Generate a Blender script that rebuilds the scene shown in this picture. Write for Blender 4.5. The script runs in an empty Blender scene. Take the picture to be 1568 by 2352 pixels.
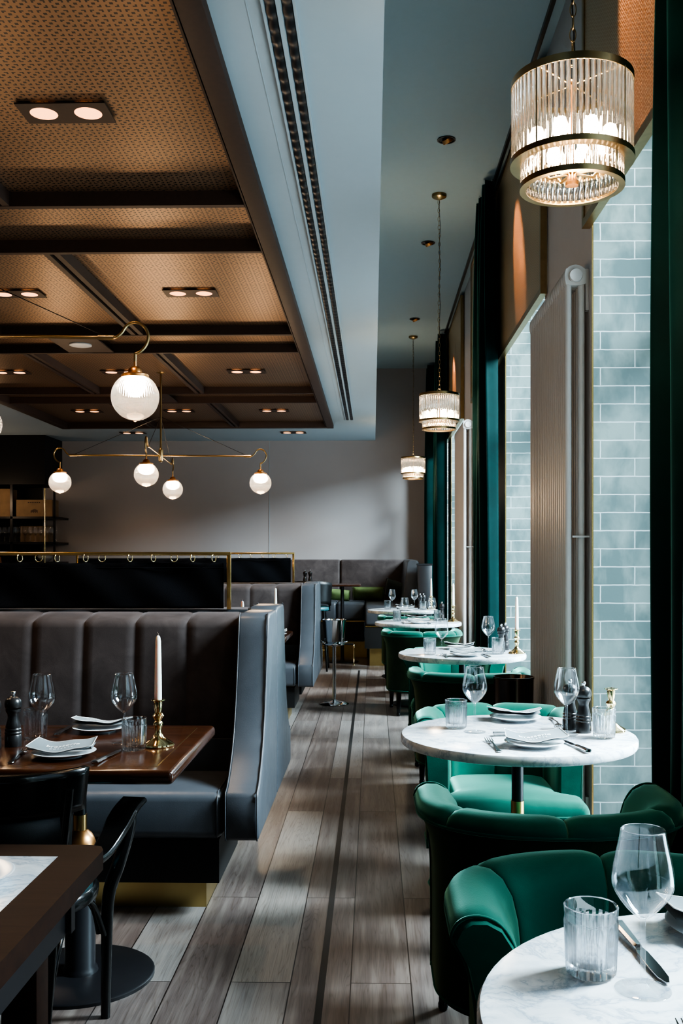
import bpy, bmesh, math, random
from mathutils import Vector, Matrix
random.seed(7)
PI = math.pi
C = bpy.context.scene.collection
R = math.radians

# ------------------------------------------------------------------ materials
class NT:
    def __init__(s, name):
        s.m = bpy.data.materials.new(name); s.m.use_nodes = True
        s.t = s.m.node_tree; s.t.nodes.clear()
        s.out = s.t.nodes.new('ShaderNodeOutputMaterial')
    def n(s, typ, **kw):
        x = s.t.nodes.new(typ)
        for k, v in kw.items():
            if k.startswith('i_'):
                x.inputs[k[2:].replace('_', ' ')].default_value = v
            else: setattr(x, k, v)
        return x
    def l(s, a, b): s.t.links.new(a, b)
    def ramp(s, fac, stops, interp='LINEAR'):
        r = s.n('ShaderNodeValToRGB'); r.color_ramp.interpolation = interp
        e = r.color_ramp.elements
        while len(e) > len(stops): e.remove(e[-1])
        while len(e) < len(stops): e.new(0.5)
        for q, (p, c) in zip(e, stops):
            q.position = p; q.color = (c[0], c[1], c[2], 1) if not isinstance(c, (int, float)) else (c, c, c, 1)
        s.l(fac, r.inputs[0]); return r.outputs[0]
    def math(s, op, a, b=None, c=None):
        x = s.n('ShaderNodeMath', operation=op)
        for i, v in enumerate((a, b, c)):
            if v is None: continue
            if isinstance(v, (int, float)): x.inputs[i].default_value = v
            else: s.l(v, x.inputs[i])
        return x.outputs[0]
    def pos(s): return s.n('ShaderNodeNewGeometry').outputs['Position']
    def obj(s): return s.n('ShaderNodeTexCoord').outputs['Object']
    def mapping(s, vec, scale=(1, 1, 1), loc=(0, 0, 0), rot=(0, 0, 0)):
        m = s.n('ShaderNodeMapping'); s.l(vec, m.inputs[0])
        m.inputs['Scale'].default_value = scale; m.inputs['Location'].default_value = loc; m.inputs['Rotation'].default_value = rot
        return m.outputs[0]
    def noise(s, vec, scale=5, detail=4, rough=.5, dist=0):
        x = s.n('ShaderNodeTexNoise'); s.l(vec, x.inputs['Vector'])
        x.inputs['Scale'].default_value = scale; x.inputs['Detail'].default_value = detail
        x.inputs['Roughness'].default_value = rough; x.inputs['Distortion'].default_value = dist
        return x.outputs['Fac']
    def mix(s, fac, a, b, mode='MIX'):
        x = s.n('ShaderNodeMix', data_type='RGBA', blend_type=mode)
        for sock, v in ((x.inputs[0], fac), (x.inputs[6], a), (x.inputs[7], b)):
            if isinstance(v, (int, float)): sock.default_value = v
            elif isinstance(v, tuple): sock.default_value = (v[0], v[1], v[2], 1)
            else: s.l(v, sock)
        return x.outputs[2]
    def bsdf(s, color, rough=.5, metal=0, **kw):
        b = s.n('ShaderNodeBsdfPrincipled')
        def put(nm, v):
            if isinstance(v, tuple): b.inputs[nm].default_value = (v[0], v[1], v[2], 1)
            elif isinstance(v, (int, float)): b.inputs[nm].default_value = v
            else: s.l(v, b.inputs[nm])
        put('Base Color', color); put('Roughness', rough); put('Metallic', metal)
        for k, v in kw.items(): put(k.replace('_', ' '), v)
        s.b = b; s.l(b.outputs[0], s.out.inputs[0]); return b
    def bump(s, h, strength=.3, dist=.01):
        x = s.n('ShaderNodeBump'); x.inputs['Strength'].default_value = strength; x.inputs['Distance'].default_value = dist
        s.l(h, x.inputs['Height']); s.l(x.outputs[0], s.b.inputs['Normal'])

M = {}
def simple(name, col, rough=.5, metal=0, var=.12, scale=20, bump=0, bscale=200, **kw):
    t = NT(name); v = t.obj()
    n = t.noise(v, scale, 3)
    c = t.mix(n, tuple(x*(1-var) for x in col), tuple(min(1, x*(1+var)) for x in col))
    t.bsdf(c, rough, metal, **kw)
    if bump: t.bump(t.noise(v, bscale, 2), bump, .002)
    M[name] = t.m
simple('soffit_paint', (.36, .43, .47), .65, var=.02)
simple('upper_ceiling_paint', (.38, .47, .50), .7, var=.02)
simple('wall_paint', (.37, .35, .35), .75, var=.03, scale=3)
simple('pier_paint', (.56, .525, .51), .55, var=.03)
simple('radiator_paint', (.60, .575, .555), .3, var=.03)
simple('brown_frame', (.042, .022, .015), .55, var=.25, scale=40)
simple('black', (.012, .012, .014), .35, var=.2)
simple('black_lacquer', (.008, .008, .008), .18, var=.1)
simple('black_mill', (.02, .018, .018), .28, var=.1)
simple('near_black_plinth', (.006, .006, .006), .5, var=.1)
simple('brass', (.62, .42, .18), .24, 1, var=.12, scale=12)
simple('aged_brass', (.40, .29, .15), .32, 1, var=.2, scale=25)
simple('brass_panel', (.50, .38, .17), .33, 1, var=.25, scale=5)
simple('copper', (.62, .31, .13), .36, 1, var=.12, scale=10)
simple('polished_brass', (.80, .62, .34), .12, 1, var=.06)
simple('chrome', (.75, .76, .77), .07, 1, var=.03)
simple('steel', (.62, .63, .65), .16, 1, var=.05)
simple('porcelain', (.74, .77, .79), .15, 0, var=.02)
simple('wax', (.88, .85, .78), .5, 0, var=.03, Subsurface_Weight=.25)
simple('wick', (.1, .07, .05), .9)
simple('crate_wood', (.24, .16, .09), .7, var=.35, scale=8)
simple('white_plastic', (.8, .8, .78), .4, var=.02)
simple('bronze_metal', (.10, .07, .055), .2, 1, var=.2, scale=6)
simple('clay', (.28, .12, .06), .6, var=.3, scale=8)
simple('curtain_black', (.004, .0045, .006), .95, var=.3, scale=9, bump=.3, bscale=400, Specular_IOR_Level=.12)
simple('window_frame', (.03, .03, .03), .4)
simple('street_ground', (.32, .33, .33), .9)
simple('dark_cushion', (.006, .02, .02), .8, Sheen_Weight=.3)

def velvet(name, col, sheen, sw=.8, sr=.35, var=.3, scale=5):
    t = NT(name); v = t.obj()
    n = t.noise(v, scale, 4, .6, .6)
    n = t.ramp(n, [(.3, 0.0), (.7, 1.0)])
    c = t.mix(n, tuple(x*(1-var) for x in col), tuple(x*(1+var) for x in col))
    t.bsdf(c, .75, 0, Sheen_Weight=sw, Sheen_Roughness=sr, Sheen_Tint=sheen, Specular_IOR_Level=.15)
    t.bump(t.noise(v, 350, 2), .15, .002)
    M[name] = t.m
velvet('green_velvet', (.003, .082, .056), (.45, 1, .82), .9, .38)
velvet('warm_lit_velvet', (.020, .042, .022), (.4, .6, .38), .4, .4)  # chair green with warm lamp light put into the colour
velvet('moss_velvet', (.085, .115, .045), (.5, .8, .3), .6, .4, .25, 9)
velvet('booth_velvet', (.062, .050, .048), (.62, .54, .54), .42, .35, .28, 7)
velvet('curtain_velvet', (.001, .022, .021), (.2, .75, .68), .5, .35, .2, 4)
def leather(name, col, rough=.36):
    t = NT(name); v = t.obj()
    n = t.noise(v, 14, 4, .6)
    c = t.mix(n, tuple(x*.85 for x in col), tuple(x*1.15 for x in col))
    t.bsdf(c, t.ramp(n, [(.2, rough-.05), (.8, rough+.08)]), 0, Specular_IOR_Level=.5)
    vo = t.n('ShaderNodeTexVoronoi'); t.l(v, vo.inputs['Vector']); vo.inputs['Scale'].default_value = 420
    t.bump(vo.outputs['Distance'], .12, .001); M[name] = t.m
leather('booth_leather', (.062, .068, .078))
leather('teal_leather', (.035, .155, .175), .4)
leather('black_leather', (.006, .006, .006), .4)

def wood(name, c1, c2, rough, axis=0, coat=0):
    t = NT(name); v = t.obj()
    sc = (1.2, 14, 14) if axis == 0 else (14, 1.2, 14)
    w = t.noise(t.mapping(v, sc), 3.5, 6, .6, .8)
    c = t.mix(t.ramp(w, [(.3, 0.), (.7, 1.)]), c1, c2)
    t.bsdf(c, rough, 0, Coat_Weight=coat, Coat_Roughness=.12, Specular_IOR_Level=.5 if coat else .2)
    M[name] = t.m
wood('mahogany', (.030, .0095, .004), (.065, .021, .009), .22, 0, .5)
wood('walnut', (.013, .005, .0026), (.024, .0095, .005), .55, 0, 0)

def floor_mat():
    t = NT('oak_floor'); p = t.pos()
    sep = t.n('ShaderNodeSeparateXYZ'); t.l(p, sep.inputs[0])
    cmb = t.n('ShaderNodeCombineXYZ'); t.l(sep.outputs['Y'], cmb.inputs[0]); t.l(sep.outputs['X'], cmb.inputs[1])
    def brick(c1, c2, mo, msize):
        b = t.n('ShaderNodeTexBrick'); b.offset = .37; b.offset_frequency = 2
        t.l(t.mapping(cmb.outputs[0], loc=(.3, .07, 0)), b.inputs['Vector'])
        b.inputs['Color1'].default_value = (*c1, 1); b.inputs['Color2'].default_value = (*c2, 1); b.inputs['Mortar'].default_value = (*mo, 1)
        b.inputs['Scale'].default_value = 1; b.inputs['Mortar Size'].default_value = msize
        b.inputs['Brick Width'].default_value = 2.1; b.inputs['Row Height'].default_value = .19
        b.inputs['Bias'].default_value = 0; b.inputs['Mortar Smooth'].default_value = .2
        return b
    idb = brick((0, 0, 0), (1, 1, 1), (0, 0, 0), .0)
    msk = brick((1, 1, 1), (1, 1, 1), (0, 0, 0), .0022)
    pid = idb.outputs['Color']
    off = t.n('ShaderNodeVectorMath', operation='SCALE'); t.l(pid, off.inputs[0]); off.inputs['Scale'].default_value = 37.
    vv = t.n('ShaderNodeVectorMath', operation='ADD'); t.l(p, vv.inputs[0]); t.l(off.outputs[0], vv.inputs[1])
    # cathedral grain: rings of a distorted field, stretched along the plank
    big = t.noise(t.mapping(vv.outputs[0], (7.5, .32, 1)), 1.5, 3, .5, .3)
    rings = t.math('FRACT', t.math('MULTIPLY', big, 34.))
    rings = t.math('ABSOLUTE', t.math('SUBTRACT', rings, .5))
    fine = t.noise(t.mapping(vv.outputs[0], (150, 5, 1)), 1.3, 5, .65)
    mid = t.noise(t.mapping(vv.outputs[0], (26, 1.2, 1)), 1.3, 4, .6)
    knots = t.noise(vv.outputs[0], 2.2, 2)
    base = t.ramp(pid, [(0., (.135, .100, .088)), (.25, (.20, .165, .15)), (.5, (.275, .25, .235)), (.75, (.155, .12, .108)), (1., (.31, .27, .24))])
    c = t.mix(t.ramp(rings, [(.0, 0.), (.12, .8), (.3, 1.)]), t.mix(1, base, (.70, .66, .63), 'MULTIPLY'), base)
    c = t.mix(t.ramp(fine, [(.35, 0.), (.65, 1.)]), t.mix(1, c, (.72, .72, .72), 'MULTIPLY'), c)
    c = t.mix(t.math('MULTIPLY', t.ramp(mid, [(.45, 0.), (.75, 1.)]), .45), c, (.36, .31, .27))
    c = t.mix(t.math('MULTIPLY', t.ramp(knots, [(.62, 0.), (.8, 1.)]), .6), c, (.06, .035, .028))
    c = t.mix(msk.outputs['Color'], (.02, .014, .012), c)
    t.bsdf(c, t.ramp(fine, [(.2, .30), (.8, .46)]), 0, Specular_IOR_Level=.5)
    t.bump(t.mix(.5, fine, msk.outputs['Color']), .12, .002)
    M['floor'] = t.m
floor_mat()

def tile_mat():
    t = NT('glazed_tile'); p = t.pos()
    sep = t.n('ShaderNodeSeparateXYZ'); t.l(p, sep.inputs[0])
    xy = t.math('ADD', sep.outputs['X'], t.math('MULTIPLY', sep.outputs['Y'], 1.0))
    cmb = t.n('ShaderNodeCombineXYZ'); t.l(xy, cmb.inputs[0]); t.l(sep.outputs['Z'], cmb.inputs[1])
    v = t.mapping(cmb.outputs[0], loc=(.03, .012, 0))
    wob = t.noise(p, 9, 2)
    wv = t.n('ShaderNodeVectorMath', operation='SCALE'); 
    nv = t.n('ShaderNodeTexNoise'); t.l(p, nv.inputs['Vector']); nv.inputs['Scale'].default_value = 22
    t.l(nv.outputs['Color'], wv.inputs[0]); wv.inputs['Scale'].default_value = .004
    ad = t.n('ShaderNodeVectorMath', operation='ADD'); t.l(v, ad.inputs[0]); t.l(wv.outputs[0], ad.inputs[1])
    def brick(c1, c2, mo):
        b = t.n('ShaderNodeTexBrick'); b.offset = .5
        t.l(ad.outputs[0], b.inputs['Vector'])
        b.inputs['Color1'].default_value = (*c1, 1); b.inputs['Color2'].default_value = (*c2, 1); b.inputs['Mortar'].default_value = (*mo, 1)
        b.inputs['Scale'].default_value = 1; b.inputs['Mortar Size'].default_value = .0028
        b.inputs['Brick Width'].default_value = .292; b.inputs['Row Height'].default_value = .0775
        b.inputs['Mortar Smooth'].default_value = .3
        return b
    ids = brick((0, 0, 0), (1, 1, 1), (.5, .5, .5)); msk = brick((1, 1, 1), (1, 1, 1), (0, 0, 0))
    cl = t.noise(t.mapping(p, (1.6, 1.6, .9)), 4.5, 4, .55, .25)
    c = t.mix(t.ramp(cl, [(.40, 0.), (.60, 1.)]), (.125, .17, .168), (.245, .30, .285))
    c = t.mix(t.math('MULTIPLY', ids.outputs['Color'], .35), c, (.15, .205, .205))
    c = t.mix(msk.outputs['Color'], (.46, .52, .53), c)
    t.bsdf(c, t.ramp(msk.outputs['Color'], [(0., .7), (1., .09)]), 0)
    h = t.mix(.72, t.noise(p, 26, 2), msk.outputs['Color'])
    t.bump(h, .35, .006); M['tile'] = t.m
tile_mat()

def marble_mat():
    t = NT('marble'); v = t.n('ShaderNodeNewGeometry').outputs['Position']
    n1 = t.n('ShaderNodeTexNoise'); t.l(v, n1.inputs['Vector']); n1.inputs['Scale'].default_value = 3.2; n1.inputs['Detail'].default_value = 6
    sc = t.n('ShaderNodeVectorMath', operation='SCALE'); t.l(n1.outputs['Color'], sc.inputs[0]); sc.inputs['Scale'].default_value = .55
    ad = t.n('ShaderNodeVectorMath', operation='ADD'); t.l(v, ad.inputs[0]); t.l(sc.outputs[0], ad.inputs[1])
    vo = t.noise(t.mapping(ad.outputs[0], (1, 1.8, 1), rot=(0, 0, .6)), 6, 8, .62, .5)
    vein = t.ramp(t.math('ABSOLUTE', t.math('SUBTRACT', vo, .5)), [(0., 1.), (.025, .35), (.08, 0.)])
    cloud = t.ramp(t.noise(ad.outputs[0], 4.2, 6, .6, .8), [(.44, 0.), (.75, 1.)])
    c = t.mix(t.math('MULTIPLY', cloud, .7), (.82, .82, .81), (.34, .42, .50))
    c = t.mix(t.math('MULTIPLY', vein, .6), c, (.20, .28, .38))
    t.bsdf(c, .14, 0, Specular_IOR_Level=.5); M['marble'] = t.m
marble_mat()

def perforated(name, base1, base2, hole, cell, plane, metal=.75, rough=.42, holemit=None):
    t = NT(name); p = t.pos()
    sep = t.n('ShaderNodeSeparateXYZ'); t.l(p, sep.inputs[0])
    a = sep.outputs['X'] if plane == 'XY' else sep.outputs['Y']
    b = sep.outputs['Y'] if plane == 'XY' else sep.outputs['Z']
    def cellc(s):
        f = t.math('FRACT', t.math('MULTIPLY', s, 1/cell))
        return t.math('ABSOLUTE', t.math('SUBTRACT', f, .5))
    u, v = cellc(a), cellc(b)
    mx = t.math('MAXIMUM', u, v); mn = t.math('MINIMUM', u, v)
    cen = t.math('LESS_THAN', mx, .105)
    L = t.math('MULTIPLY', t.math('MULTIPLY', t.math('LESS_THAN', mx, .385), t.math('GREATER_THAN', mx, .27)), t.math('GREATER_THAN', mn, .13))
    holes = t.math('MINIMUM', t.math('ADD', cen, L), 1)
    n = t.noise(p, 3, 3)
    c = t.mix(n, base1, base2)
    c = t.mix(holes, c, hole)
    met = t.math('MULTIPLY', t.math('SUBTRACT', 1, holes), metal)
    t.bsdf(c, rough, met)
    t.bump(t.math('SUBTRACT', 1, holes), .6, .004)
    M[name] = t.m
perforated('perforated_ceiling', (.27, .17, .105), (.34, .215, .135), (.004, .003, .002), .0555, 'XY')
perforated('perforated_valance', (.46, .30, .165), (.58, .39, .21), (.62, .50, .33), .030, 'YZ', .85, .34)  # pale hole colour stands for light shining through the perforations

def thin_glass(name, tint=(1, 1, 1), ior=1.45, gain=1.0, haze=0.0):
    t = NT(name)
    tr = t.n('ShaderNodeBsdfTransparent'); tr.inputs[0].default_value = (*tint, 1)
    gl = t.n('ShaderNodeBsdfGlossy'); gl.inputs['Roughness'].default_value = .02; gl.inputs['Color'].default_value = (1, 1, 1, 1)
    lw = t.n('ShaderNodeLayerWeight'); lw.inputs[0].default_value = .5
    f = t.math('MINIMUM', t.math('ADD', .045*gain, t.math('MULTIPLY', t.math('POWER', lw.outputs['Facing'], 4.), .5*gain)), 1)
    mx = t.n('ShaderNodeMixShader'); t.l(f, mx.inputs[0]); t.l(tr.outputs[0], mx.inputs[1]); t.l(gl.outputs[0], mx.inputs[2])
    o = mx.outputs[0]
    if haze:
        df = t.n('ShaderNodeBsdfTranslucent'); df.inputs[0].default_value = (.9, .93, .95, 1)
        m2 = t.n('ShaderNodeMixShader'); m2.inputs[0].default_value = haze
        t.l(o, m2.inputs[1]); t.l(df.outputs[0], m2.inputs[2]); o = m2.outputs[0]
    t.l(o, t.out.inputs[0]); M[name] = t.m
def solid_glass(name, trans=.25, rough=0.0, tint=(1, 1, 1), ior=1.45, haze=0):
    t = NT(name)
    g = t.n('ShaderNodeBsdfGlass'); g.inputs['IOR'].default_value = ior; g.inputs['Roughness'].default_value = rough; g.inputs[0].default_value = (*tint, 1)
    tr = t.n('ShaderNodeBsdfTransparent'); tr.inputs[0].default_value = (*tint, 1)
    mx = t.n('ShaderNodeMixShader'); mx.inputs[0].default_value = trans
    t.l(g.outputs[0], mx.inputs[1]); t.l(tr.outputs[0], mx.inputs[2]); o = mx.outputs[0]
    if haze:
        df = t.n('ShaderNodeBsdfTranslucent'); df.inputs[0].default_value = (1, .97, .93, 1)
        m2 = t.n('ShaderNodeMixShader'); m2.inputs[0].default_value = haze
        t.l(o, m2.inputs[1]); t.l(df.outputs[0], m2.inputs[2]); o = m2.outputs[0]
    t.l(o, t.out.inputs[0]); M[name] = t.m
thin_glass('stemware', (.97, .98, .99), 1.5, 1.5)
thin_glass('window_glass', (.98, 1, 1), 1.45, .8)
solid_glass('cut_glass', .38, 0, (.98, .99, 1))
solid_glass('rod_glass', .22, 0, (1, .98, .96), haze=.015)
solid_glass('globe_glass', .3, .03, (1, .98, .95), haze=.08)
def emit(name, col, s):
    t = NT(name); e = t.n('ShaderNodeEmission'); e.inputs[0].default_value = (*col, 1); e.inputs[1].default_value = s
    t.l(e.outputs[0], t.out.inputs[0]); M[name] = t.m
emit('bulb_warm', (1, .82, .62), 70)
emit('pendant_bulb', (1, .78, .52), 150)
emit('spot_glow', (1, .44, .19), 2.4)
def napkin_mat():
    t = NT('napkin_cloth'); v = t.obj()
    w = t.noise(v, 500, 2)
    t.bsdf(t.mix(w, (.125, .155, .168), (.155, .19, .205)), .9, 0, Sheen_Weight=.2)
    t.bump(w, .3, .001); M['napkin'] = t.m
napkin_mat()
simple('napkin_hem', (.75, .74, .72), .9, var=.03)
simple('lettering', (.85, .85, .83), .8, var=.01)

# ------------------------------------------------------------------ mesh helpers
def mesh_ob(name, bm, mat, parent=None, smooth=None, recalc=True):
    if recalc: bmesh.ops.recalc_face_normals(bm, faces=bm.faces[:])
    me = bpy.data.meshes.new(name); bm.to_mesh(me); bm.free()
    if mat is not None: me.materials.append(M[mat] if isinstance(mat, str) else mat)
    o = bpy.data.objects.new(name, me); C.objects.link(o)
    if smooth is not None:
        for p in me.polygons: p.use_smooth = True
        if smooth < 180:
            bm2 = bmesh.new(); bm2.from_mesh(me)
            for e in bm2.edges:
                if len(e.link_faces) == 2 and e.calc_face_angle(0) > R(smooth): e.smooth = False
            bm2.to_mesh(me); bm2.free()
    if parent is not None: o.parent = parent
    return o
def tag(o, label=None, cat=None, group=None, kind=None):
    if label: o['label'] = label
    if cat: o['category'] = cat
    if group: o['group'] = group
    if kind: o['kind'] = kind
    return o
def empty(name, loc=(0, 0, 0), rz=0, label=None, cat=None, group=None):
    o = bpy.data.objects.new(name, None); C.objects.link(o)
    o.location = loc; o.rotation_euler = (0, 0, rz); o.empty_display_size = .1
    return tag(o, label, cat, group)
def copy_tree(o, parent=None):
    c = o.copy(); C.objects.link(c)
    if parent is not None:
        c.parent = parent; c.matrix_parent_inverse = o.matrix_parent_inverse.copy()
    for ch in KIDS.get(o.name, []) or [x for x in o.children]:
        copy_tree(ch, c)
    return c
KIDS = {}
def place(proto, first, loc, rz, label, group=None):
    if not first.get(proto.name):
        first[proto.name] = True; o = proto
    else: o = copy_tree(proto)
    o.location = loc; o.rotation_euler = (0, 0, rz); o['label'] = label
    if group: o['group'] = group
    return o
USED = {}
def bm_new(): return bmesh.new()
def box(bm, x0, x1, y0, y1, z0, z1, r=0, seg=2):
    b = bmesh.new() if r else bm
    vs = [b.verts.new((x, y, z)) for x in (x0, x1) for y in (y0, y1) for z in (z0, z1)]
    for f in ((0, 1, 3, 2), (4, 6, 7, 5), (0, 4, 5, 1), (2, 3, 7, 6), (0, 2, 6, 4), (1, 5, 7, 3)):
        b.faces.new([vs[i] for i in f])
    if r:
        bmesh.ops.recalc_face_normals(b, faces=b.faces[:])
        bmesh.ops.bevel(b, geom=b.edges[:], offset=r, segments=seg, profile=.5, affect='EDGES')
        join(bm, b)
def join(dst, src, mat=None):
    vm = {}
    for v in src.verts: vm[v] = dst.verts.new(mat @ v.co if mat else v.co)
    for f in src.faces:
        try: dst.faces.new([vm[v] for v in f.verts])
        except ValueError: pass
    src.free()
def lathe(bm, prof, n=24, c=(0, 0, 0), cap=True, ripple=None):
    rings = []
    for i, (r, z) in enumerate(prof):
        if r < 1e-6: rings.append([bm.verts.new((c[0], c[1], c[2]+z))]); continue
        ring = []
        for k in range(n):
            a = 2*PI*k/n; rr = r
            if ripple: rr = r*(1+ripple(i, k))
            ring.append(bm.verts.new((c[0]+rr*math.cos(a), c[1]+rr*math.sin(a), c[2]+z)))
        rings.append(ring)
    for a, b in zip(rings, rings[1:]):
        if len(a) == 1 and len(b) == 1: continue
        for k in range(n):
            k2 = (k+1) % n
            if len(a) == 1: bm.faces.new((a[0], b[k], b[k2]))
            elif len(b) == 1: bm.faces.new((a[k], a[k2], b[0]))
            else: bm.faces.new((a[k], a[k2], b[k2], b[k]))
    if cap:
        for ring in (rings[0], rings[-1]):
            if len(ring) > 1: bm.faces.new(ring)
def frames(pts, closed=False):
    P = [Vector(p) for p in pts]; n = len(P); T = []
    for i in range(n):
        a = P[i-1] if (i or closed) else P[i]; b = P[(i+1) % n] if (i < n-1 or closed) else P[i]
        T.append((b-a).normalized())
    up = Vector((0, 0, 1))
    if abs(T[0].dot(up)) > .95: up = Vector((0, 1, 0))
    N = []
    u = (up-T[0]*up.dot(T[0])).normalized()
    for i in range(n):
        u = (u-T[i]*u.dot(T[i])).normalized(); N.append(u.copy())
    return P, T, N
def tube(bm, pts, r, n=8, closed=False, caps=True):
    P, T, N = frames(pts, closed); rings = []
    for i, (p, t, u) in enumerate(zip(P, T, N)):
        w = t.cross(u); rr = r[i] if isinstance(r, (list, tuple)) else r
        rings.append([bm.verts.new(p+(u*math.cos(2*PI*k/n)+w*math.sin(2*PI*k/n))*rr) for k in range(n)])
    m = len(rings)
    for i in range(m if closed else m-1):
        a, b = rings[i], rings[(i+1) % m]
        for k in range(n): bm.faces.new((a[k], a[(k+1) % n], b[(k+1) % n], b[k]))
    if caps and not closed: bm.faces.new(rings[0]); bm.faces.new(rings[-1])
def strip(bm, pts, ws, hs, up=(0, 0, 1), rnd=.25):
    """flat bar swept along pts: ws across (perp. to up and path), hs along up"""
    P = [Vector(p) for p in pts]; n = len(P); rings = []; up = Vector(up)
    for i in range(n):
        t = (P[min(i+1, n-1)]-P[max(i-1, 0)]).normalized()
        w = t.cross(up).normalized(); u = w.cross(t).normalized()
        a = (ws[i] if isinstance(ws, (list, tuple)) else ws)/2; b = (hs[i] if isinstance(hs, (list, tuple)) else hs)/2
        q = rnd*min(a, b)*2
        pr = [(a, -b+q), (a, b-q), (a-q, b), (-a+q, b), (-a, b-q), (-a, -b+q), (-a+q, -b), (a-q, -b)]
        rings.append([bm.verts.new(P[i]+w*x+u*y) for x, y in pr])
    for a, b in zip(rings, rings[1:]):
        for k in range(8): bm.faces.new((a[k], a[(k+1) % 8], b[(k+1) % 8], b[k]))
    bm.faces.new(rings[0]); bm.faces.new(rings[-1])
def prism(bm, poly, x0, x1, r=0, seg=2, axis='X'):
    """poly in (y,z) extruded along X (or (x,z) along Y)"""
    b = bmesh.new()
    def mk(x, p): return (x, p[0], p[1]) if axis == 'X' else (p[0], x, p[1])
    A = [b.verts.new(mk(x0, p)) for p in poly]; B = [b.verts.new(mk(x1, p)) for p in poly]
    b.faces.new(A); b.faces.new(B[::-1]); n = len(poly)
    for i in range(n): b.faces.new((A[i], B[i], B[(i+1) % n], A[(i+1) % n]))
    bmesh.ops.recalc_face_normals(b, faces=b.faces[:])
    if r: 
        es = [e for e in b.edges if e.calc_face_angle(0) > R(50)]
        bmesh.ops.bevel(b, geom=es, offset=r, segments=seg, profile=.5, affect='EDGES')
    join(bm, b)
def grid(bm, fn, nu, nv, closed_u=False):
    V = [[bm.verts.new(fn(i/nu, j/nv)) for j in range(nv+1)] for i in range(nu if closed_u else nu+1)]
    m = len(V)
    for i in range(nu):
        for j in range(nv): bm.faces.new((V[i][j], V[(i+1) % m][j], V[(i+1) % m][j+1], V[i][j+1]))
    return V
def cushion(bm, wf, y0, y1, z0, z1, crown=.02, r=.03, nu=20, nv=20):
    """padded slab: half width wf(y), rounded edge radius r, crowned top"""
    def e(t):                                   # edge rounding 0..1 from border
        t = min(1, max(0, t)); return math.sqrt(max(0, 1-(1-t)**2))
    rows = []
    for j in range(nv+1):
        v = j/nv; v = .5-.5*math.cos(PI*v); y = y0+(y1-y0)*v
        dy = min(y-y0, y1-y)
        top = []; bot = []
        for i in range(nu+1):
            u = -math.cos(PI*i/nu); w = wf(y); x = u*w
            d = min(dy, w-abs(x)) / r
            q = e(d)
            cz = crown*(1-u*u)*(1-((2*v-1)**2))
            top.append(bm.verts.new((x, y, (z0+z1)/2+(z1-z0)/2*q+cz)))
            bot.append(bm.verts.new((x, y, (z0+z1)/2-(z1-z0)/2*q)))
        rows.append((top, bot))
    for (t0, b0), (t1, b1) in zip(rows, rows[1:]):
        for i in range(nu):
            bm.faces.new((t0[i], t0[i+1], t1[i+1], t1[i])); bm.faces.new((b0[i], b1[i], b1[i+1], b0[i+1]))
    bmesh.ops.remove_doubles(bm, verts=bm.verts[:], dist=1e-5)
def smooth_path(pts, k=6):
    """Catmull-Rom"""
    P = [Vector(p) for p in pts]; out = []
    for i in range(len(P)-1):
        a = P[max(i-1, 0)]; b = P[i]; c = P[i+1]; d = P[min(i+2, len(P)-1)]
        for s in range(k):
            t = s/k
            out.append(.5*((2*b)+(c-a)*t+(2*a-5*b+4*c-d)*t*t+(3*b-a-3*c+d)*t**3))
    out.append(P[-1]); return out
def struct(name, bm, mat, smooth=None): return tag(mesh_ob(name, bm, mat, None, smooth), kind='structure')
def boxes(name, mat, lst, parent=None, r=0, smooth=None):
    bm = bm_new()
    for b in lst: box(bm, *b, r=r)
    return mesh_ob(name, bm, mat, parent, smooth if smooth is not None else (40 if r else None))

# ------------------------------------------------------------------ the setting
XW, ZS, ZC, YB = .94, 3.02, 4.06, 14.3
def sbox(name, mat, *b):
    bm = bm_new(); box(bm, *b); return struct(name, bm, mat)
sbox('floor', 'floor', -6.5, 1.6, -2.2, YB, -.08, 0)
sbox('trim_1', 'near_black_plinth', -.172, -.150, -2.2, 11.65, 0, .0015)
sbox('wall_back', 'wall_paint', -6.5, 1.6, YB, YB+.15, 0, ZC)
sbox('wall_left', 'wall_paint', -6.65, -6.5, -2.2, YB, 0, ZC)
sbox('wall_front', 'wall_paint', -6.5, 1.6, -2.35, -2.2, 0, ZC)
sbox('trim_2', 'soffit_paint', -1.502, -1.496, YB-.004, YB, 1.0, 3.02)      # panel joint of the far wall
# soffit (with a hole for the coffer)
bm = bm_new()
box(bm, -6.5, -3.98, -2.2, YB, ZS, ZS+.12); box(bm, -.51, .035, -2.2, YB, ZS, ZS+.12)
box(bm, -3.98, -.51, 12.52, YB, ZS, ZS+.12); box(bm, -3.98, -.51, -2.2, -.3, ZS, ZS+.12)
struct('ceiling', bm, 'soffit_paint')
sbox('ceiling.001', 'soffit_paint', -.02, .035, -2.2, YB, ZS+.12, ZC)
sbox('ceiling.002', 'upper_ceiling_paint', -.02, 1.6, -2.2, YB, ZC, ZC+.12)
sbox('ceiling.003', 'black', -6.5, -.02, -2.2, YB, ZS+.22, ZS+.30)
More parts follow.
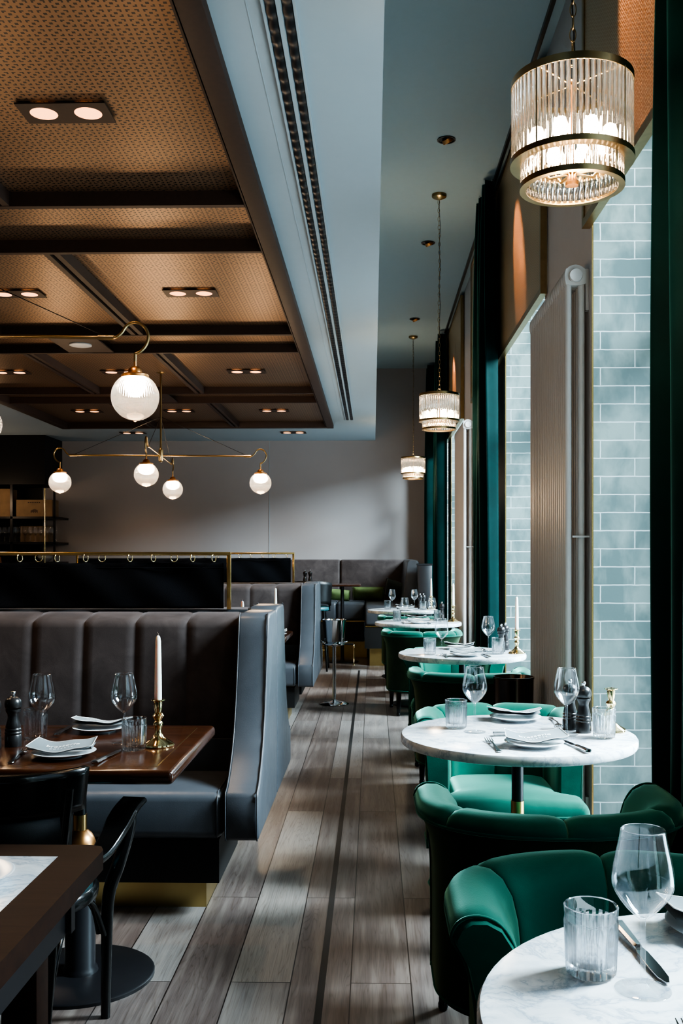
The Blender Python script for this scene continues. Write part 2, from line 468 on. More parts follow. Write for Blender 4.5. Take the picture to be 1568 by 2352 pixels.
# coffer frame
bm = bm_new(); zb, zt = 2.975, 3.14
box(bm, -.585, -.50, -.3, 12.6, zb, zt, .004); box(bm, -3.98, -3.88, -.3, 12.6, zb, zt, .004)
box(bm, -3.90, -.57, 12.5, 12.6, zb+.002, zt, .004)
struct('trim_3', bm, 'brown_frame', 40)
bm = bm_new()
ybars = [-.04, .62, 2.58, 4.58, 5.28, 7.27, 7.90, 9.90, 10.50]
for y in ybars: box(bm, -3.88, -.60, y, y+.035, zb+.006, zt-.01)
box(bm, -.60, -.592, -.3, 12.5, zb+.012, zt-.01)
struct('trim_4', bm, 'brown_frame')
bm = bm_new()
rows = [(.655, 2.58), (2.615, 4.58), (5.315, 7.27), (7.935, 9.90), (10.535, 12.5)]
for y0, y1 in rows:
    for xc in (-1.74, -2.79):
        box(bm, xc-.045, xc-.012, y0, y1, zb+.008, zt-.012); box(bm, xc+.012, xc+.045, y0, y1, zb+.008, zt-.012)
        box(bm, xc-.012, xc+.012, y0, y1, zb+.03, zt-.012)
struct('trim_5', bm, 'brown_frame')
k = 0
allrows = rows + [(4.615, 5.28), (7.305, 7.90), (9.935, 10.50), (-.005, .62)]
for y0, y1 in allrows:
    xs = [(-3.88, -2.835), (-2.745, -1.785), (-1.695, -.60)] if (y0, y1) in rows else [(-3.88, -.60)]
    for x0, x1 in xs:
        sbox('ceiling_panel' + ('' if k == 0 else '.%03d' % k), 'perforated_ceiling', x0, x1, y0, y1, zb+.075, zb+.085); k += 1

# right wall: piers, reveals, windows
bays = [(.55, 4.25), (5.40, 9.10), (10.20, 13.95)]
piers = [(-2.2, .55), (4.25, 5.40), (9.10, 10.20), (13.95, YB)]
mull = [(2.17, 2.63), (7.02, 7.48), (11.87, 12.32)]
XO = 1.40
for i, (a, b) in enumerate(piers):
    sbox('wall_right' + ('' if i == 0 else '.%03d' % i), 'pier_paint', XW, XO, a+(0 if i == 0 else .015), b-(0 if i == 3 else .015), 0, ZC)
for i, (a, b) in enumerate(mull):
    sbox('wall_right.%03d' % (i+4), 'pier_paint', XW, XO, a+.015, b-.015, 0, ZC)
sbox('wall_right.007', 'pier_paint', XW+.02, XO, .5, 13.95, 3.35, ZC)
# tiled reveals
k = 10
edges = []
for a, b in piers + mull:
    for y, s in ((a, 1), (b, -1)):
        if y < .3 or y > 14: continue
        bm = bm_new(); box(bm, XW+.004, XO-.02, min(y, y+s*.015), max(y, y+s*.015), 0, 3.35)
        struct('trim_%d' % k, bm, 'tile'); k += 1
        edges.append((y, s))
bm = bm_new()
for y, s in edges: box(bm, XW-.003, XW+.004, min(y, y+s*.004), max(y, y+s*.004), 0, 3.3)
struct('trim_6', bm, 'brass')
wi = 1
for (a, b), (m0, m1) in zip(bays, mull):
    for y0, y1 in ((a, m0), (m1, b)):
        bm = bm_new(); f = .06
        box(bm, XO-.06, XO, y0, y0+f, 0, 3.35); box(bm, XO-.06, XO, y1-f, y1, 0, 3.35)
        box(bm, XO-.06, XO, y0+f, y1-f, 0, .12); box(bm, XO-.06, XO, y0+f, y1-f, 3.27, 3.35)
        box(bm, XO-.06, XO, y0+f, y1-f, 2.35, 2.41)
        w = struct('window_%d' % wi, bm, 'window_frame')
        boxes('pane', 'window_glass', [(XO-.034, XO-.028, y0+f, y1-f, .12, 2.35), (XO-.034, XO-.028, y0+f, y1-f, 2.41, 3.27)], w)
        bm = bm_new(); tube(bm, [(XO-.06, y0+.03, 1.05), (XO-.11, y0+.03, 1.05), (XO-.11, y0+.03, .93)], .009, 8)
        mesh_ob('handle', bm, 'steel', w, 60)
        wi += 1
sbox('street', 'street_ground', XO+.25, 14, -8, 24, -.35, -.25)['kind'] = 'structure'

# ------------------------------------------------------------------ valances
def valance(y0, y1, label):
    t = empty('window_valance', (.90, (y0+y1)/2, 2.76), 0, label, 'valance', 'perforated brass valances above the window bays')
    L = (y1-y0)/2; H = ZC-.035-2.76; f = .035
    boxes('perforated_panel', 'perforated_valance', [(.006, .012, -L+f, L-f, f, H-.02)], t)
    boxes('frame', 'aged_brass', [(0, .035, -L, L, 0, f), (0, .035, -L, -L+f, f, H), (0, .035, L-f, L, f, H), (0, .035, -L+f, L-f, H-.02, H)], t)
    boxes('bottom_ledge', 'aged_brass', [(.012, .036, -L+.03, L-.03, .002, .012)], t)
    return t
valance(.50, 4.28, 'perforated brass valance nearest the camera, right of the big chandelier shade')
valance(5.33, 9.14, 'perforated brass valance between the two radiators, middle one of three')
valance(10.16, 13.99, 'perforated brass valance farthest down the room, behind the middle pendant')

# ------------------------------------------------------------------ curtains
def curtain(y0, y1, label, xc=.838, amp=.066, pl=4.5, seed=0, flare=.12):
    rnd = random.Random(seed); ph = rnd.random()*6
    t = empty('velvet_curtain', (xc, (y0+y1)/2, 0), 0, label, 'curtain', 'dark green velvet curtains')
    ztop = ZC-.045; yc = (y0+y1)/2
    def fn(u, v):
        z = .02+(ztop-.02)*v
        k = 1-v
        sp = (1-.12*v**3)
        y = (u-.5)*(y1-y0)*sp*(1+flare*k)
        a = amp*(1+.15*k)
        s = math.sin(2*PI*pl*u+ph+.25*math.sin(3*v+seed))
        s = math.copysign(abs(s)**.75, s)
        x = a*s*(1-.35*v**6)+.012*math.sin(9*u+4*v)
        if xc+x > .885 : x = .885-xc
        return (x, y, z)
    bm = bm_new(); grid(bm, fn, 110, 24)
    o = mesh_ob('drape', bm, 'curtain_velvet', t, 180, recalc=False)
    md = o.modifiers.new('s', 'SOLIDIFY'); md.thickness = .004
    for i in range(12):
        u = (i+.5)/12; x, y, z = fn(u, 1)
        bm = bm_new(); lathe(bm, [(0, 0), (.008, .002), (.009, .012), (.004, .018), (.004, .022), (0, .022)], 8, (x, y, z-.006))
        mesh_ob('heading_hook', bm, 'chrome', t, 60)
    return t
curtain(2.30, 2.90, 'dark green velvet curtain at the right frame edge, nearest the camera', xc=.855, amp=.036, pl=3.5, seed=1, flare=.0)
curtain(6.98, 7.62, 'full length dark green velvet curtain beside the middle perforated valance', seed=2)
curtain(11.80, 12.45, 'dark green velvet curtain behind the middle crystal pendant', seed=3)
curtain(13.78, 14.2, 'dark green velvet curtain hanging in the far corner against the grey wall', seed=4, xc=.82)
bm = bm_new(); box(bm, .865, .885, -2.1, 14.25, ZC-.028, ZC)
tag(mesh_ob('curtain_rail', bm, 'black'), 'long black ceiling curtain rail running above the window valances', 'rail')  # black bar also stands for the dark shadow gap along the ceiling edge

# ------------------------------------------------------------------ radiators
def radiator(yn, label):
    n = 20; L = .98; t = empty('column_radiator', (.895, yn, 0), 0, label, 'radiator', 'tall grey column radiators on the window piers')
    z0, z1 = .12, 2.60
    bm = bm_new()
    for i in range(n):
        y = .025+i*(L-.05)/(n-1)
        for x in (-.045, .012): tube(bm, [(x, y, z0+.03), (x, y, z1-.02)], .0155, 8)
    mesh_ob('tubes', bm, 'radiator_paint', t, 60)
    for zz in (z0, z1-.05):
        bm = bm_new()
        for i in range(n):
            y = .025+i*(L-.05)/(n-1)
            prof = smooth_path([(-.062, 0, zz+.0), (-.058, 0, zz+.045), (-.0165, 0, zz+.064), (.025, 0, zz+.045), (.029, 0, zz), (.025, 0, zz-.02), (-.0165, 0, zz-.026), (-.058, 0, zz-.02)], 2)
            prism(bm, [(p.x, p.z) for p in prof], y-.021, y+.021, 0, axis='Y')
        mesh_ob('header', bm, 'radiator_paint', t, 60)
    bm = bm_new()
    b = bmesh.new(); lathe(b, [(0, 0), (.027, 0), (.03, .006), (.027, .016), (0, .018)], 20)
    join(bm, b, Matrix.Translation((-.0165, 0.004, z1-.035)) @ Matrix.Rotation(PI/2, 4, 'X'))
    mesh_ob('end_plug', bm, 'radiator_paint', t, 60)
    for q in [(-.03, .044, .0, .015, 1.43, 1.438), (.03, .044, .02, .05, 2.42, 2.6), (.03, .044, L-.08, L-.05, 2.42, 2.6), (.03, .044, .02, .05, .2, .3)]: boxes('bracket', 'radiator_paint', [q], t)
    return t
radiator(4.30, 'tall ribbed grey radiator on the pier, nearest of two')
radiator(9.15, 'narrow looking grey radiator far down the wall, beyond the green curtain')

# ------------------------------------------------------------------ ceiling fittings
def linear_vent():
    t = empty('linear_air_diffuser', (-.285, 5.9, ZS), 0, 'long twin slot air diffuser in the pale soffit', 'air vent')
    L = 6.2
    for x in (-.026, .026):
        boxes('slot', 'near_black_plinth', [(x-.0165, x+.0165, -L, L, -.0015, -.0005)], t)
        N = 1200
        bm = bm_new(); grid(bm, lambda u, v: (x-.0145+.029*v, -L+2*L*u, -.0045-.0035*math.sin(u*2*PI*N/8)-.003*math.sin(PI*v)), N, 3)
        mesh_ob('louvre', bm, 'black', t, 180)
    boxes('trim_bead', 'soffit_paint', [(-.052, -.044, -L, L, -.012, 0), (-.0075, .0075, -L, L, -.012, 0), (.044, .052, -L, L, -.012, 0), (-.10, -.097, -L, L, -.0015, 0)], t)
    return t
linear_vent()
def double_spot_proto():
    t = empty('twin_downlight', (0, 0, 0)); t['category'] = 'ceiling light'
    W, D = .17, .085
    bm = bm_new()
    # plate with two round holes: ring strips
    for sx in (-1, 1):
        cx = sx*W/2; N = 32
        inner = []; outer = []
        for i in range(N):
            a = 2*PI*i/N; c, s = math.cos(a), math.sin(a)
            inner.append(bm.verts.new((cx+.052*c, .052*s, 0)))
            m = max(abs(c)/(W/2), abs(s)/D); outer.append(bm.verts.new((cx+c/m, s/m, 0)))
        for i in range(N): bm.faces.new((inner[i], inner[(i+1) % N], outer[(i+1) % N], outer[i]))
    o = mesh_ob('plate', bm, 'brown_frame', t)
    md = o.modifiers.new('s', 'SOLIDIFY'); md.thickness = .005; md.offset = -1
    for sx in (-1, 1):
        bm = bm_new(); lathe(bm, [(.052, 0), (.049, .004), (.03, .0085), (0, .010)], 24, (sx*W/2, 0, 0), cap=False)
        mesh_ob('reflector', bm, 'spot_glow', t, 180)
    return t
sp = double_spot_proto(); KIDS = {}
spots = [(-1.17, 3.75, 'twin copper downlight in the nearest ceiling panel'),
         (-1.17, 6.34, 'twin copper downlight in the middle panel beside the brown frame, second row'),
         (-2.30, 6.34, 'twin copper downlight at the left edge of the second panel row'),
         (-1.16, 9.05, 'twin copper downlight in third row nearest the right brown frame'),
         (-2.32, 9.05, 'twin copper downlight just behind the cap of the large globe lamp'),
         (-3.34, 9.05, 'twin copper downlight at the left edge in the third panel row'),
         (-1.15, 11.5, 'rightmost twin copper downlight of the farthest panel row'),
         (-2.26, 11.5, 'middle twin copper downlight of the farthest panel row'),
         (-3.34, 11.5, 'leftmost twin copper downlight of the farthest panel row'),
         (-2.28, 3.75, 'twin copper downlight above the near tables, out of the left edge')]
for x, y, lb in spots[:9]: place(sp, USED, (x, y, zb+.063), 0, lb, 'twin copper downlights')
place(sp, USED, (-1.07, 13.3, ZS-.012), 0, 'right twin downlight in the pale soffit near the far wall', 'twin copper downlights')
place(sp, USED, (-3.24, 13.3, ZS-.012), 0, 'left twin downlight in the pale soffit near the far wall', 'twin copper downlights')
def round_spot(y, label):
    t = empty('round_spotlight', (.478, y, ZC-.002), 0, label, 'ceiling light', 'round recessed spotlights in the blue ceiling')
    bm = bm_new(); lathe(bm, [(.060, 0), (.060, -.005), (.052, -.006), (.050, .001)], 28, cap=False); mesh_ob('rim', bm, 'black', t, 60)
    bm = bm_new(); lathe(bm, [(0, .0005), (.051, .0005), (.051, -.001), (0, -.001)], 28); mesh_ob('recess', bm, 'near_black_plinth', t, 60)
    bm = bm_new(); b = bmesh.new(); lathe(b, [(.034, -.02), (.036, -.018), (.036, .006), (.030, .008), (.02, .004), (0, .004)], 24, cap=False)
    join(bm, b, Matrix.Translation((.006, -.008, -.004)) @ Matrix.Rotation(R(-28), 4, 'Y') @ Matrix.Rotation(R(20), 4, 'X'))
    mesh_ob('lamp_cup', bm, 'copper', t, 60)
round_spot(6.44, 'round recessed spotlight nearest the camera in the blue ceiling')
round_spot(8.56, 'round recessed spotlight beside the middle pendant chain')
round_spot(11.3, 'farthest round recessed spotlight above the small pendants')
def speaker(y, label, grey=False):
    t = empty('ceiling_speaker', (-2.26, y, zb+.01), 0, label, 'speaker', 'square ceiling speaker plates')
    boxes('plate', 'brown_frame', [(-.18, .18, -.295, .295, 0, .01)], t)
    bm = bm_new(); lathe(bm, [(.085, 0), (.085, -.008), (.07, -.012), (0, -.012)], 28, (.0, 0, 0), cap=False)
    mesh_ob('grille', bm, 'white_plastic' if not grey else 'brown_frame', t, 60)
speaker(7.603, 'brown ceiling plate with white oval speaker, left of the large globe')
speaker(10.217, 'small brown speaker plate behind the large globe lamp', True)

# ------------------------------------------------------------------ chandeliers
def globe(parent, x, y, z, r=.1):
    bm = bm_new()
    prof = []
    n = 26
    for i in range(n+1):
        a = R(32)+(PI-R(32))*i/n; prof.append((r*math.sin(a) if i < n else 0, r*math.cos(a)))
    N = 240
    lathe(bm, prof, N, (x, y, z), cap=False, ripple=lambda i, k: .010*math.cos(k*PI/2) if i < 15 else .005*math.cos(k*PI/2))
    g = mesh_ob('globe_shade', bm, 'globe_glass', parent, 180)
    bm = bm_new(); lathe(bm, [(0, -.006), (.007, -.004), (.009, .004), (.0, .012)], 12, (x, y, z-r)); mesh_ob('finial', bm, 'globe_glass', g, 180)
    bm = bm_new()
    lathe(bm, [(.056, r*.80), (.058, r*.83), (.058, r*.93), (.050, r*.97), (.030, r*1.02), (.028, r*1.16), (.018, r*1.26), (.006, r*1.30), (.006, r*1.62), (0, r*1.62)], 24, (x, y, z), cap=False)
    mesh_ob('cap', bm, 'copper', parent, 60)
    bm = bm_new(); bmesh.ops.create_uvsphere(bm, u_segments=16, v_segments=10, radius=.036, matrix=Matrix.Translation((x, y, z+.035)))
    b = mesh_ob('bulb', bm, 'bulb_warm', parent, 180)
def chandelier(cx, cy, rot, zr, label, power=16):
    t = empty('arm_chandelier', (cx, cy, zr), rot, label, 'chandelier', 'brass four arm chandeliers with ribbed globes')
    H = ZS+.05-zr
    bm = bm_new(); lathe(bm, [(0, -.06), (.012, -.06), (.022, -.045), (.022, .055), (.012, .06), (.0095, .08), (.0095, H-.02), (0, H-.02)], 16); mesh_ob('column', bm, 'aged_brass', t, 60)
    bm = bm_new(); lathe(bm, [(0, H-.03), (.02, H-.03), (.06, H-.012), (.06, H+.001), (0, H+.001)], 24); mesh_ob('canopy', bm, 'aged_brass', t, 60)
    for i in range(4):
        a = i*PI/2; ca, sa = math.cos(a), math.sin(a)
        P = lambda u, w: (u*ca, u*sa, w)
        bm = bm_new(); tube(bm, [P(.01, 0), P(.80, 0)], .0075, 10)
        lathe(bm, [(0, 0)], 3) if False else None
        tube(bm, [P(.765, 0), P(.83, 0)], .0115, 10)
        mesh_ob('arm', bm, 'aged_brass', t, 60)
        hk = smooth_path([P(.80, 0), P(.835, .0), P(.862, .02), P(.885, .052), P(.918, .066), P(.955, .052), P(.975, .015), P(.968, -.025), P(.945, -.055), P(.92, -.068)], 6)
        bm = bm_new(); tube(bm, hk, .0065, 10); tube(bm, [P(.92, -.064), P(.92, -.10)], .0065, 10); mesh_ob('hook', bm, 'aged_brass', t, 60)
        bm = bm_new(); tube(bm, [P(.79, .008), P(.0, .36)], .0022, 6); mesh_ob('stay_cable', bm, 'black', t, 60)
        gx, gy, gz = P(.92, -.25)
        globe(t, gx, gy, gz)
    for i in range(4):
        a = rot+i*PI/2
        l = bpy.data.lights.new('globe_light', 'POINT'); l.energy = power; l.color = (1, .68, .40); l.shadow_soft_size = .09
        o = bpy.data.objects.new('globe_light', l); C.objects.link(o); o.location = (cx+.92*math.cos(a), cy+.92*math.sin(a), zr-.40)
    return t
chandelier(-1.965, 9.13, R(4.7), 2.28, 'whole brass chandelier with four ribbed glowing globes before the far wall')
chandelier(-1.925, 4.10, R(4.7), 2.275, 'near brass chandelier cut by the left frame edge, one large ribbed globe showing', 5)

# ------------------------------------------------------------------ crystal pendants
def pendant(y, dz, label):
    zt, zm, zbt = 2.545+dz, 2.352+dz, 2.283+dz
    t = empty('glass_rod_pendant', (.497, y, zt), 0, label, 'pendant lamp', 'brass pendants with two tiers of glass rods')
    def ring(z, r, w, name='ring', mat='aged_brass', flange=0):
        bm = bm_new(); z -= zt
        pr = [(r-.003, z), (r, z), (r, z+w), (r-.003, z+w)]
        if flange: pr = [(r-flange, z), (r, z), (r, z+w), (r-.003, z+w), (r-.003, z+.003), (r-flange, z+.003)]
        N = 56; rings = []
        for rr, zz in pr: rings.append([bm.verts.new((rr*math.cos(2*PI*k/N), rr*math.sin(2*PI*k/N), zz)) for k in range(N)])
        for i in range(len(rings)):
            a, b = rings[i], rings[(i+1) % len(rings)]
            for k in range(N): bm.faces.new((a[k], a[(k+1) % N], b[(k+1) % N], b[k]))
        mesh_ob(name, bm, mat, t, 40)
    ring(zt-.014, .1505, .018, 'top_ring'); ring(zm-.012, .1525, .014, 'middle_ring', flange=.028); ring(zbt-.004, .129, .014, 'bottom_ring', 'aged_brass', flange=.016)
    for nm, rr, za, zc, N, rad in (('upper_glass_rods', .144, zm+.002, zt-.012, 62, .0058), ('lower_glass_rods', .1215, zbt+.009, zm-.001, 54, .0056)):
        bm = bm_new()
        for k in range(N):
            a = 2*PI*k/N; tube(bm, [(rr*math.cos(a), rr*math.sin(a), za-zt), (rr*math.cos(a), rr*math.sin(a), zc-zt)], rad, 8)
        mesh_ob(nm, bm, 'rod_glass', t, 180)
    bm = bm_new()
    for k in range(4):
        a = PI/4+k*PI/2; tube(bm, [(.149*math.cos(a), .149*math.sin(a), zm-zt), (.149*math.cos(a), .149*math.sin(a), -.01)], .002, 6)
        tube(bm, [(.15*math.cos(a), .15*math.sin(a), -.006), (0, 0, -.006)], .003, 6)
        tube(bm, [(.127*math.cos(a), .127*math.sin(a), zbt-zt+.004), (.127*math.cos(a), .127*math.sin(a), zm-zt)], .0018, 6)
    mesh_ob('stay', bm, 'aged_brass', t, 60)
    bm = bm_new(); h = zbt-zt
    lathe(bm, [(0, h+.004), (.016, h+.004), (.016, h+.012), (.012, h+.014), (.012, h+.045), (.006, h+.05), (.005, 0.0), (.010, .004), (0, .01)], 20)
    mesh_ob('stem', bm, 'copper', t, 60)
    bm = bm_new()
    for k in range(8):
        a = 2*PI*k/8+.3; x, yy = .095*math.cos(a), .095*math.sin(a)
        tube(bm, [(0, 0, h+.034), (x*.6, yy*.6, h+.032), (x, yy, h+.07)], .0035, 6); lathe(bm, [(0, 0), (.011, .0), (.011, .03), (0, .03)], 10, (x, yy, h+.07))
    mesh_ob('lamp_holder', bm, 'aged_brass', t, 60)
    for k in range(8):
        a = 2*PI*k/8+.3; x, yy = .095*math.cos(a), .095*math.sin(a)
        bm = bm_new(); lathe(bm, [(0, 0), (.010, .0), (.019, .015), (.0195, .03), (.014, .047), (0, .055)], 12, (x, yy, h+.088)); mesh_ob('bulb', bm, 'pendant_bulb', t, 180)
    # chain links
    top = ZC-.03-zt; bm = bm_new(); z = .012; i = 0
    def link(z, L, w, rad, ax, dx):
        pts = []
        for q in range(16):
            a = 2*PI*q/16; u = w*math.cos(a); v = L/2*math.sin(a)
            v = v+math.copysign(.0, v)
            pts.append((u+dx, 0, z+L/2+v) if ax == 0 else (dx, u, z+L/2+v))
        tube(bm, pts, rad, 6, closed=True)
    link(.008, .036, .014, .0022, 0, 0); z = .038
    while z < top-.02:
        link(z, .036, .0075, .0014, i % 2, .003*math.sin(z*8)); z += .0315; i += 1
    mesh_ob('chain', bm, 'aged_brass', t, 60)
    bm = bm_new(); pts = [(.009*math.sin(q*1.3)*(.4 if 0 < q < 24 else 0)+.004, .004, .0+top*q/24) for q in range(25)]
    tube(bm, pts, .0022, 6); mesh_ob('cable', bm, 'black', t, 60)
    bm = bm_new(); lathe(bm, [(0, top-.012), (.012, top-.010), (.05, top+.006), (.055, top+.012), (.055, top+.029), (0, top+.029)], 24); mesh_ob('ceiling_rose', bm, 'aged_brass', t, 60)
    l = bpy.data.lights.new('pendant_light', 'POINT'); l.energy = 7; l.color = (1, .76, .52); l.shadow_soft_size = .08
    o = bpy.data.objects.new('pendant_light', l); C.objects.link(o); o.location = (.497, y, zbt-.12)
    return t
pendant(2.48, -.012, 'large crystal rod pendant hanging nearest the camera at upper right')
pendant(7.42, .015, 'middle crystal rod pendant on a long chain above the window tables')
pendant(12.2, .02, 'smallest and farthest crystal rod pendant near the grey wall')

# ------------------------------------------------------------------ booths
def booth(ymid, s, xr, W, label, zt=1.115):
    """s=-1 faces the camera, s=+1 faces away; xr: right outer X; W: length to the left"""
    t = empty('booth_bench', (xr, ymid, 0), 0, label, 'booth', 'grey upholstered booth benches')
    g = .012
    Y = lambda d: s*d            # d: distance out from the shared back line
    prof = [(g, .30), (.70, .30), (.715, .315), (.715, .46), (.70, .478), (.665, .49), (.60, .535), (.53, .60), (.475, .68), (.43, .78), (.39, .90), (.355, 1.02), (.335, zt-.02), (.31, zt), (.03, zt), (g, zt-.02)]
    bm = bm_new(); prism(bm, [(Y(d), z) for d, z in prof], -.128, 0, .012, 3); mesh_ob('side_arm', bm, 'booth_leather', t, 50)
    bm = bm_new()
    for x in (-.006, -.122):
        pts = [(x, Y(d+.003), z+.003) for d, z in prof[1:14]]; tube(bm, smooth_path(pts, 2), .0028, 6)
    mesh_ob('piping', bm, 'booth_leather', t, 180)
    # back: channelled velvet
    n = max(2, round((W-.13)/.2155)); cw = .2155
    x1 = -.136
    for i in range(n):
        xa, xb = x1-(i+1)*cw, x1-i*cw
        def fn(u, v, xa=xa, xb=xb):
            x = xa+(xb-xa)*u
            z = .46+(zt-.005-.46)*v
            d = .285-.045*v+.010*math.sin(PI*v)
            e = min(u, 1-u)*cw/.018; e = math.sqrt(max(0, 1-(1-min(1, e))**2))
            tp = min(1, (1-v)*(zt-.46)/.035); tp = math.sqrt(max(0, 1-(1-tp)**2))
            return (x, Y(.10+(d-.10)*tp-.010*(1-e)*tp), z-.005*(1-e)*(1 if v > .9 else 0))
        bm = bm_new(); grid(bm, fn, 10, 22)
        grid(bm, lambda u, v, xa=xa, xb=xb: (xa+(xb-xa)*u, Y(.10-.085*v), zt-.005-.006*v), 2, 1)
        mesh_ob('back_channel', bm, 'booth_velvet', t, 180)
    bm = bm_new(); box(bm, -W, x1+.002, min(Y(g), Y(.11)), max(Y(g), Y(.11)), .30, zt-.012); box(bm, -W, x1+.004, min(Y(.10), Y(.3)), max(Y(.10), Y(.3)), .30, .60)
    mesh_ob('back_core', bm, 'booth_leather', t)
    # seat
    bm = bm_new(); ya, yb = sorted((Y(.30), Y(.705)))
    box(bm, -W, -.133, ya, yb, .30, .476, .035, 4); o = mesh_ob('seat', bm, 'booth_leather', t, 60)
    bm = bm_new(); tube(bm, [(-.135-.02, Y(.705), .31), (-.135-.02, Y(.706), .45), (-.155, Y(.68), .474), (-.155, Y(.36), .477)], .003, 6); mesh_ob('piping', bm, 'booth_leather', t, 180)
    ya, yb = sorted((Y(.13), Y(.64))); boxes('plinth', 'near_black_plinth', [(-W, -.157, ya, yb, .122, .285)], t)
    ya, yb = sorted((Y(.2), Y(.60))); boxes('brass_strip', 'brass_panel', [(-W+.01, -.165, ya, yb, .285, .302)], t)
    ya, yb = sorted((Y(.15), Y(.55))); boxes('brass_base', 'brass_panel', [(-W+.05, -.22, ya, yb, 0, .124)], t)
    return t
booth(4.34, -1, -.42, 2.3, 'grey velvet booth at left, nearest, its back facing away and seat toward the camera')
booth(4.34, 1, -.42, 2.3, 'grey leather booth back to back behind the nearest booth, facing the far wall', 1.125)
booth(8.62, -1, -.475, 2.3, 'second grey velvet booth facing the camera, beyond the first curtain rail')
booth(8.62, 1, -.475, 2.3, 'grey booth back to back with the second one, beside the champagne bucket', 1.12)

def privacy_rail(y, xp, xl, zr, lab_r, lab_c, rings, ztop=1.115):
    t = empty('brass_divider_rail', (xp, y, ztop), 0, lab_r, 'rail', 'square brass rails on the booth backs')
    boxes('post', 'brass', [(-.009, .009, -.009, .009, 0, zr-ztop)], t, r=.002)
    bm = bm_new(); box(bm, xl-xp, .009, -.008, .008, zr-ztop-.001, zr-ztop+.015, .002); mesh_ob('rod', bm, 'brass', t, 40)
    boxes('post', 'brass', [(xl-xp, xl-xp+.018, -.009, .009, 0, zr-ztop)], t, r=.002)
    c = empty('divider_curtain', ((xp+xl)/2, y, ztop), 0, lab_c, 'curtain', 'short black curtains on the booth dividers')
    L = xp-xl-.04; H = zr-ztop-.032
    rx = [q-(xp+xl)/2 for q in rings]
    def fn(u, v):
        x = -L/2+L*u-.004; s = min([abs(x-q) for q in rx]+[9])
        sag = -.004*min(1, s/.08)
        yy = .006*math.sin(9*x+2*v)+.005*math.sin(23*x+5*v)+.004*math.sin(5*(x+v))
        return (x, yy, .004+(H-.004)*v+sag*v)
    bm = bm_new(); grid(bm, fn, 120, 16); o = mesh_ob('cloth', bm, 'curtain_black', c, 180, recalc=False)
    md = o.modifiers.new('s', 'SOLIDIFY'); md.thickness = .003
    bm = bm_new()
    box(bm, -L/2, L/2-.004, -.002, .003, H-.022, H-.020); mesh_ob('hem_stitch', bm, 'black', c)
    for i, q in enumerate(rx):
        bm = bm_new(); tl = .5 if i % 3 else 1.2
        pts = [(q+.015*math.cos(a)*math.sin(tl), .015*math.cos(a)*math.cos(tl), H+.020+.0165*math.sin(a)) for a in [2*PI*k/16 for k in range(16)]]
        tube(bm, pts, .002, 6, closed=True); mesh_ob('ring', bm, 'polished_brass', c, 180)
X1 = lambda px: (px-856)*4.34/2270
privacy_rail(4.34, -.633, -2.6, 1.353, 'brass rail on the nearest booth back carrying a black curtain', 'wide black cloth hung from brass rings on the nearest booth rail', [X1(p) for p in (-100, -20, 40, 84, 127, 193, 231, 296, 350, 398, 441, 490)])
X2 = lambda px: (px-856)*8.62/2270
privacy_rail(8.62, -.693, -2.6, 1.366, 'smaller brass rail on the second booth back', 'small black cloth hung from the second booth rail', [X2(p) for p in (440, 470, 500, 550, 576, 602, 629, 658)])

# far bench against the end wall, bar height
def far_booth():
    t = empty('corner_bench', (-.1, 13.0, 0), 0, 'high grey upholstered corner bench against the far grey wall', 'booth')
    zt = 1.30; y0 = .85
    xs = [-2.6, -1.53, -.36, .60]
    for xa, xb in zip(xs, xs[1:]):
        bm = bm_new(); box(bm, xa+.003, xb-.003, .86, 1.28, .60, zt, .03, 3)
        for v in bm.verts:
            if v.co.y < 1.0: v.co.y -= .10*(1-(v.co.z-.6)/.7)**1.3
        mesh_ob('back_panel', bm, 'booth_velvet', t, 50)
    for xa, xb in ((-2.6, -1.10), (-1.10, -.38), (-.38, .0)):
        bm = bm_new(); box(bm, xa+.003, xb-.003, .02, .9, .50, .738, .035, 3); mesh_ob('seat', bm, 'booth_leather', t, 50)
    bm = bm_new(); box(bm, .003, .80, -.95, .9, .50, .742, .035, 3); mesh_ob('seat', bm, 'booth_leather', t, 50)
    bm = bm_new(); prism(bm, [(.44, .60), (.47, .80), (.50, 1.05), (.525, zt-.03), (.55, zt), (.64, zt), (.67, zt-.03), (.67, .60)], -.80, 1.26, .012, 3, axis='Y'); mesh_ob('side_arm', bm, 'booth_leather', t, 50)
    boxes('brass_strip', 'brass', [(-2.5, -.0, .03, .5, .482, .498), (.01, .8, -.94, .4, .482, .498)], t)
    boxes('plinth', 'near_black_plinth', [(-2.5, -.02, .05, .6, .22, .482), (0, .8, -.93, .6, .22, .482)], t)
    boxes('brass_base', 'brass_panel', [(-2.5, .02, .15, .6, 0, .22), (.06, .76, -.84, .6, 0, .22)], t)
far_booth()
bm = bm_new(); box(bm, .535, .70, 11.70, 12.04, 0, 1.24, .006); o = tag(mesh_ob('service_cabinet', bm, 'black', None, 40), 'narrow dark cabinet standing between the corner bench and far curtains', 'cabinet')
o2 = boxes('top', 'black', [(.53, .705, 11.695, 12.045, 1.24, 1.258)], o)

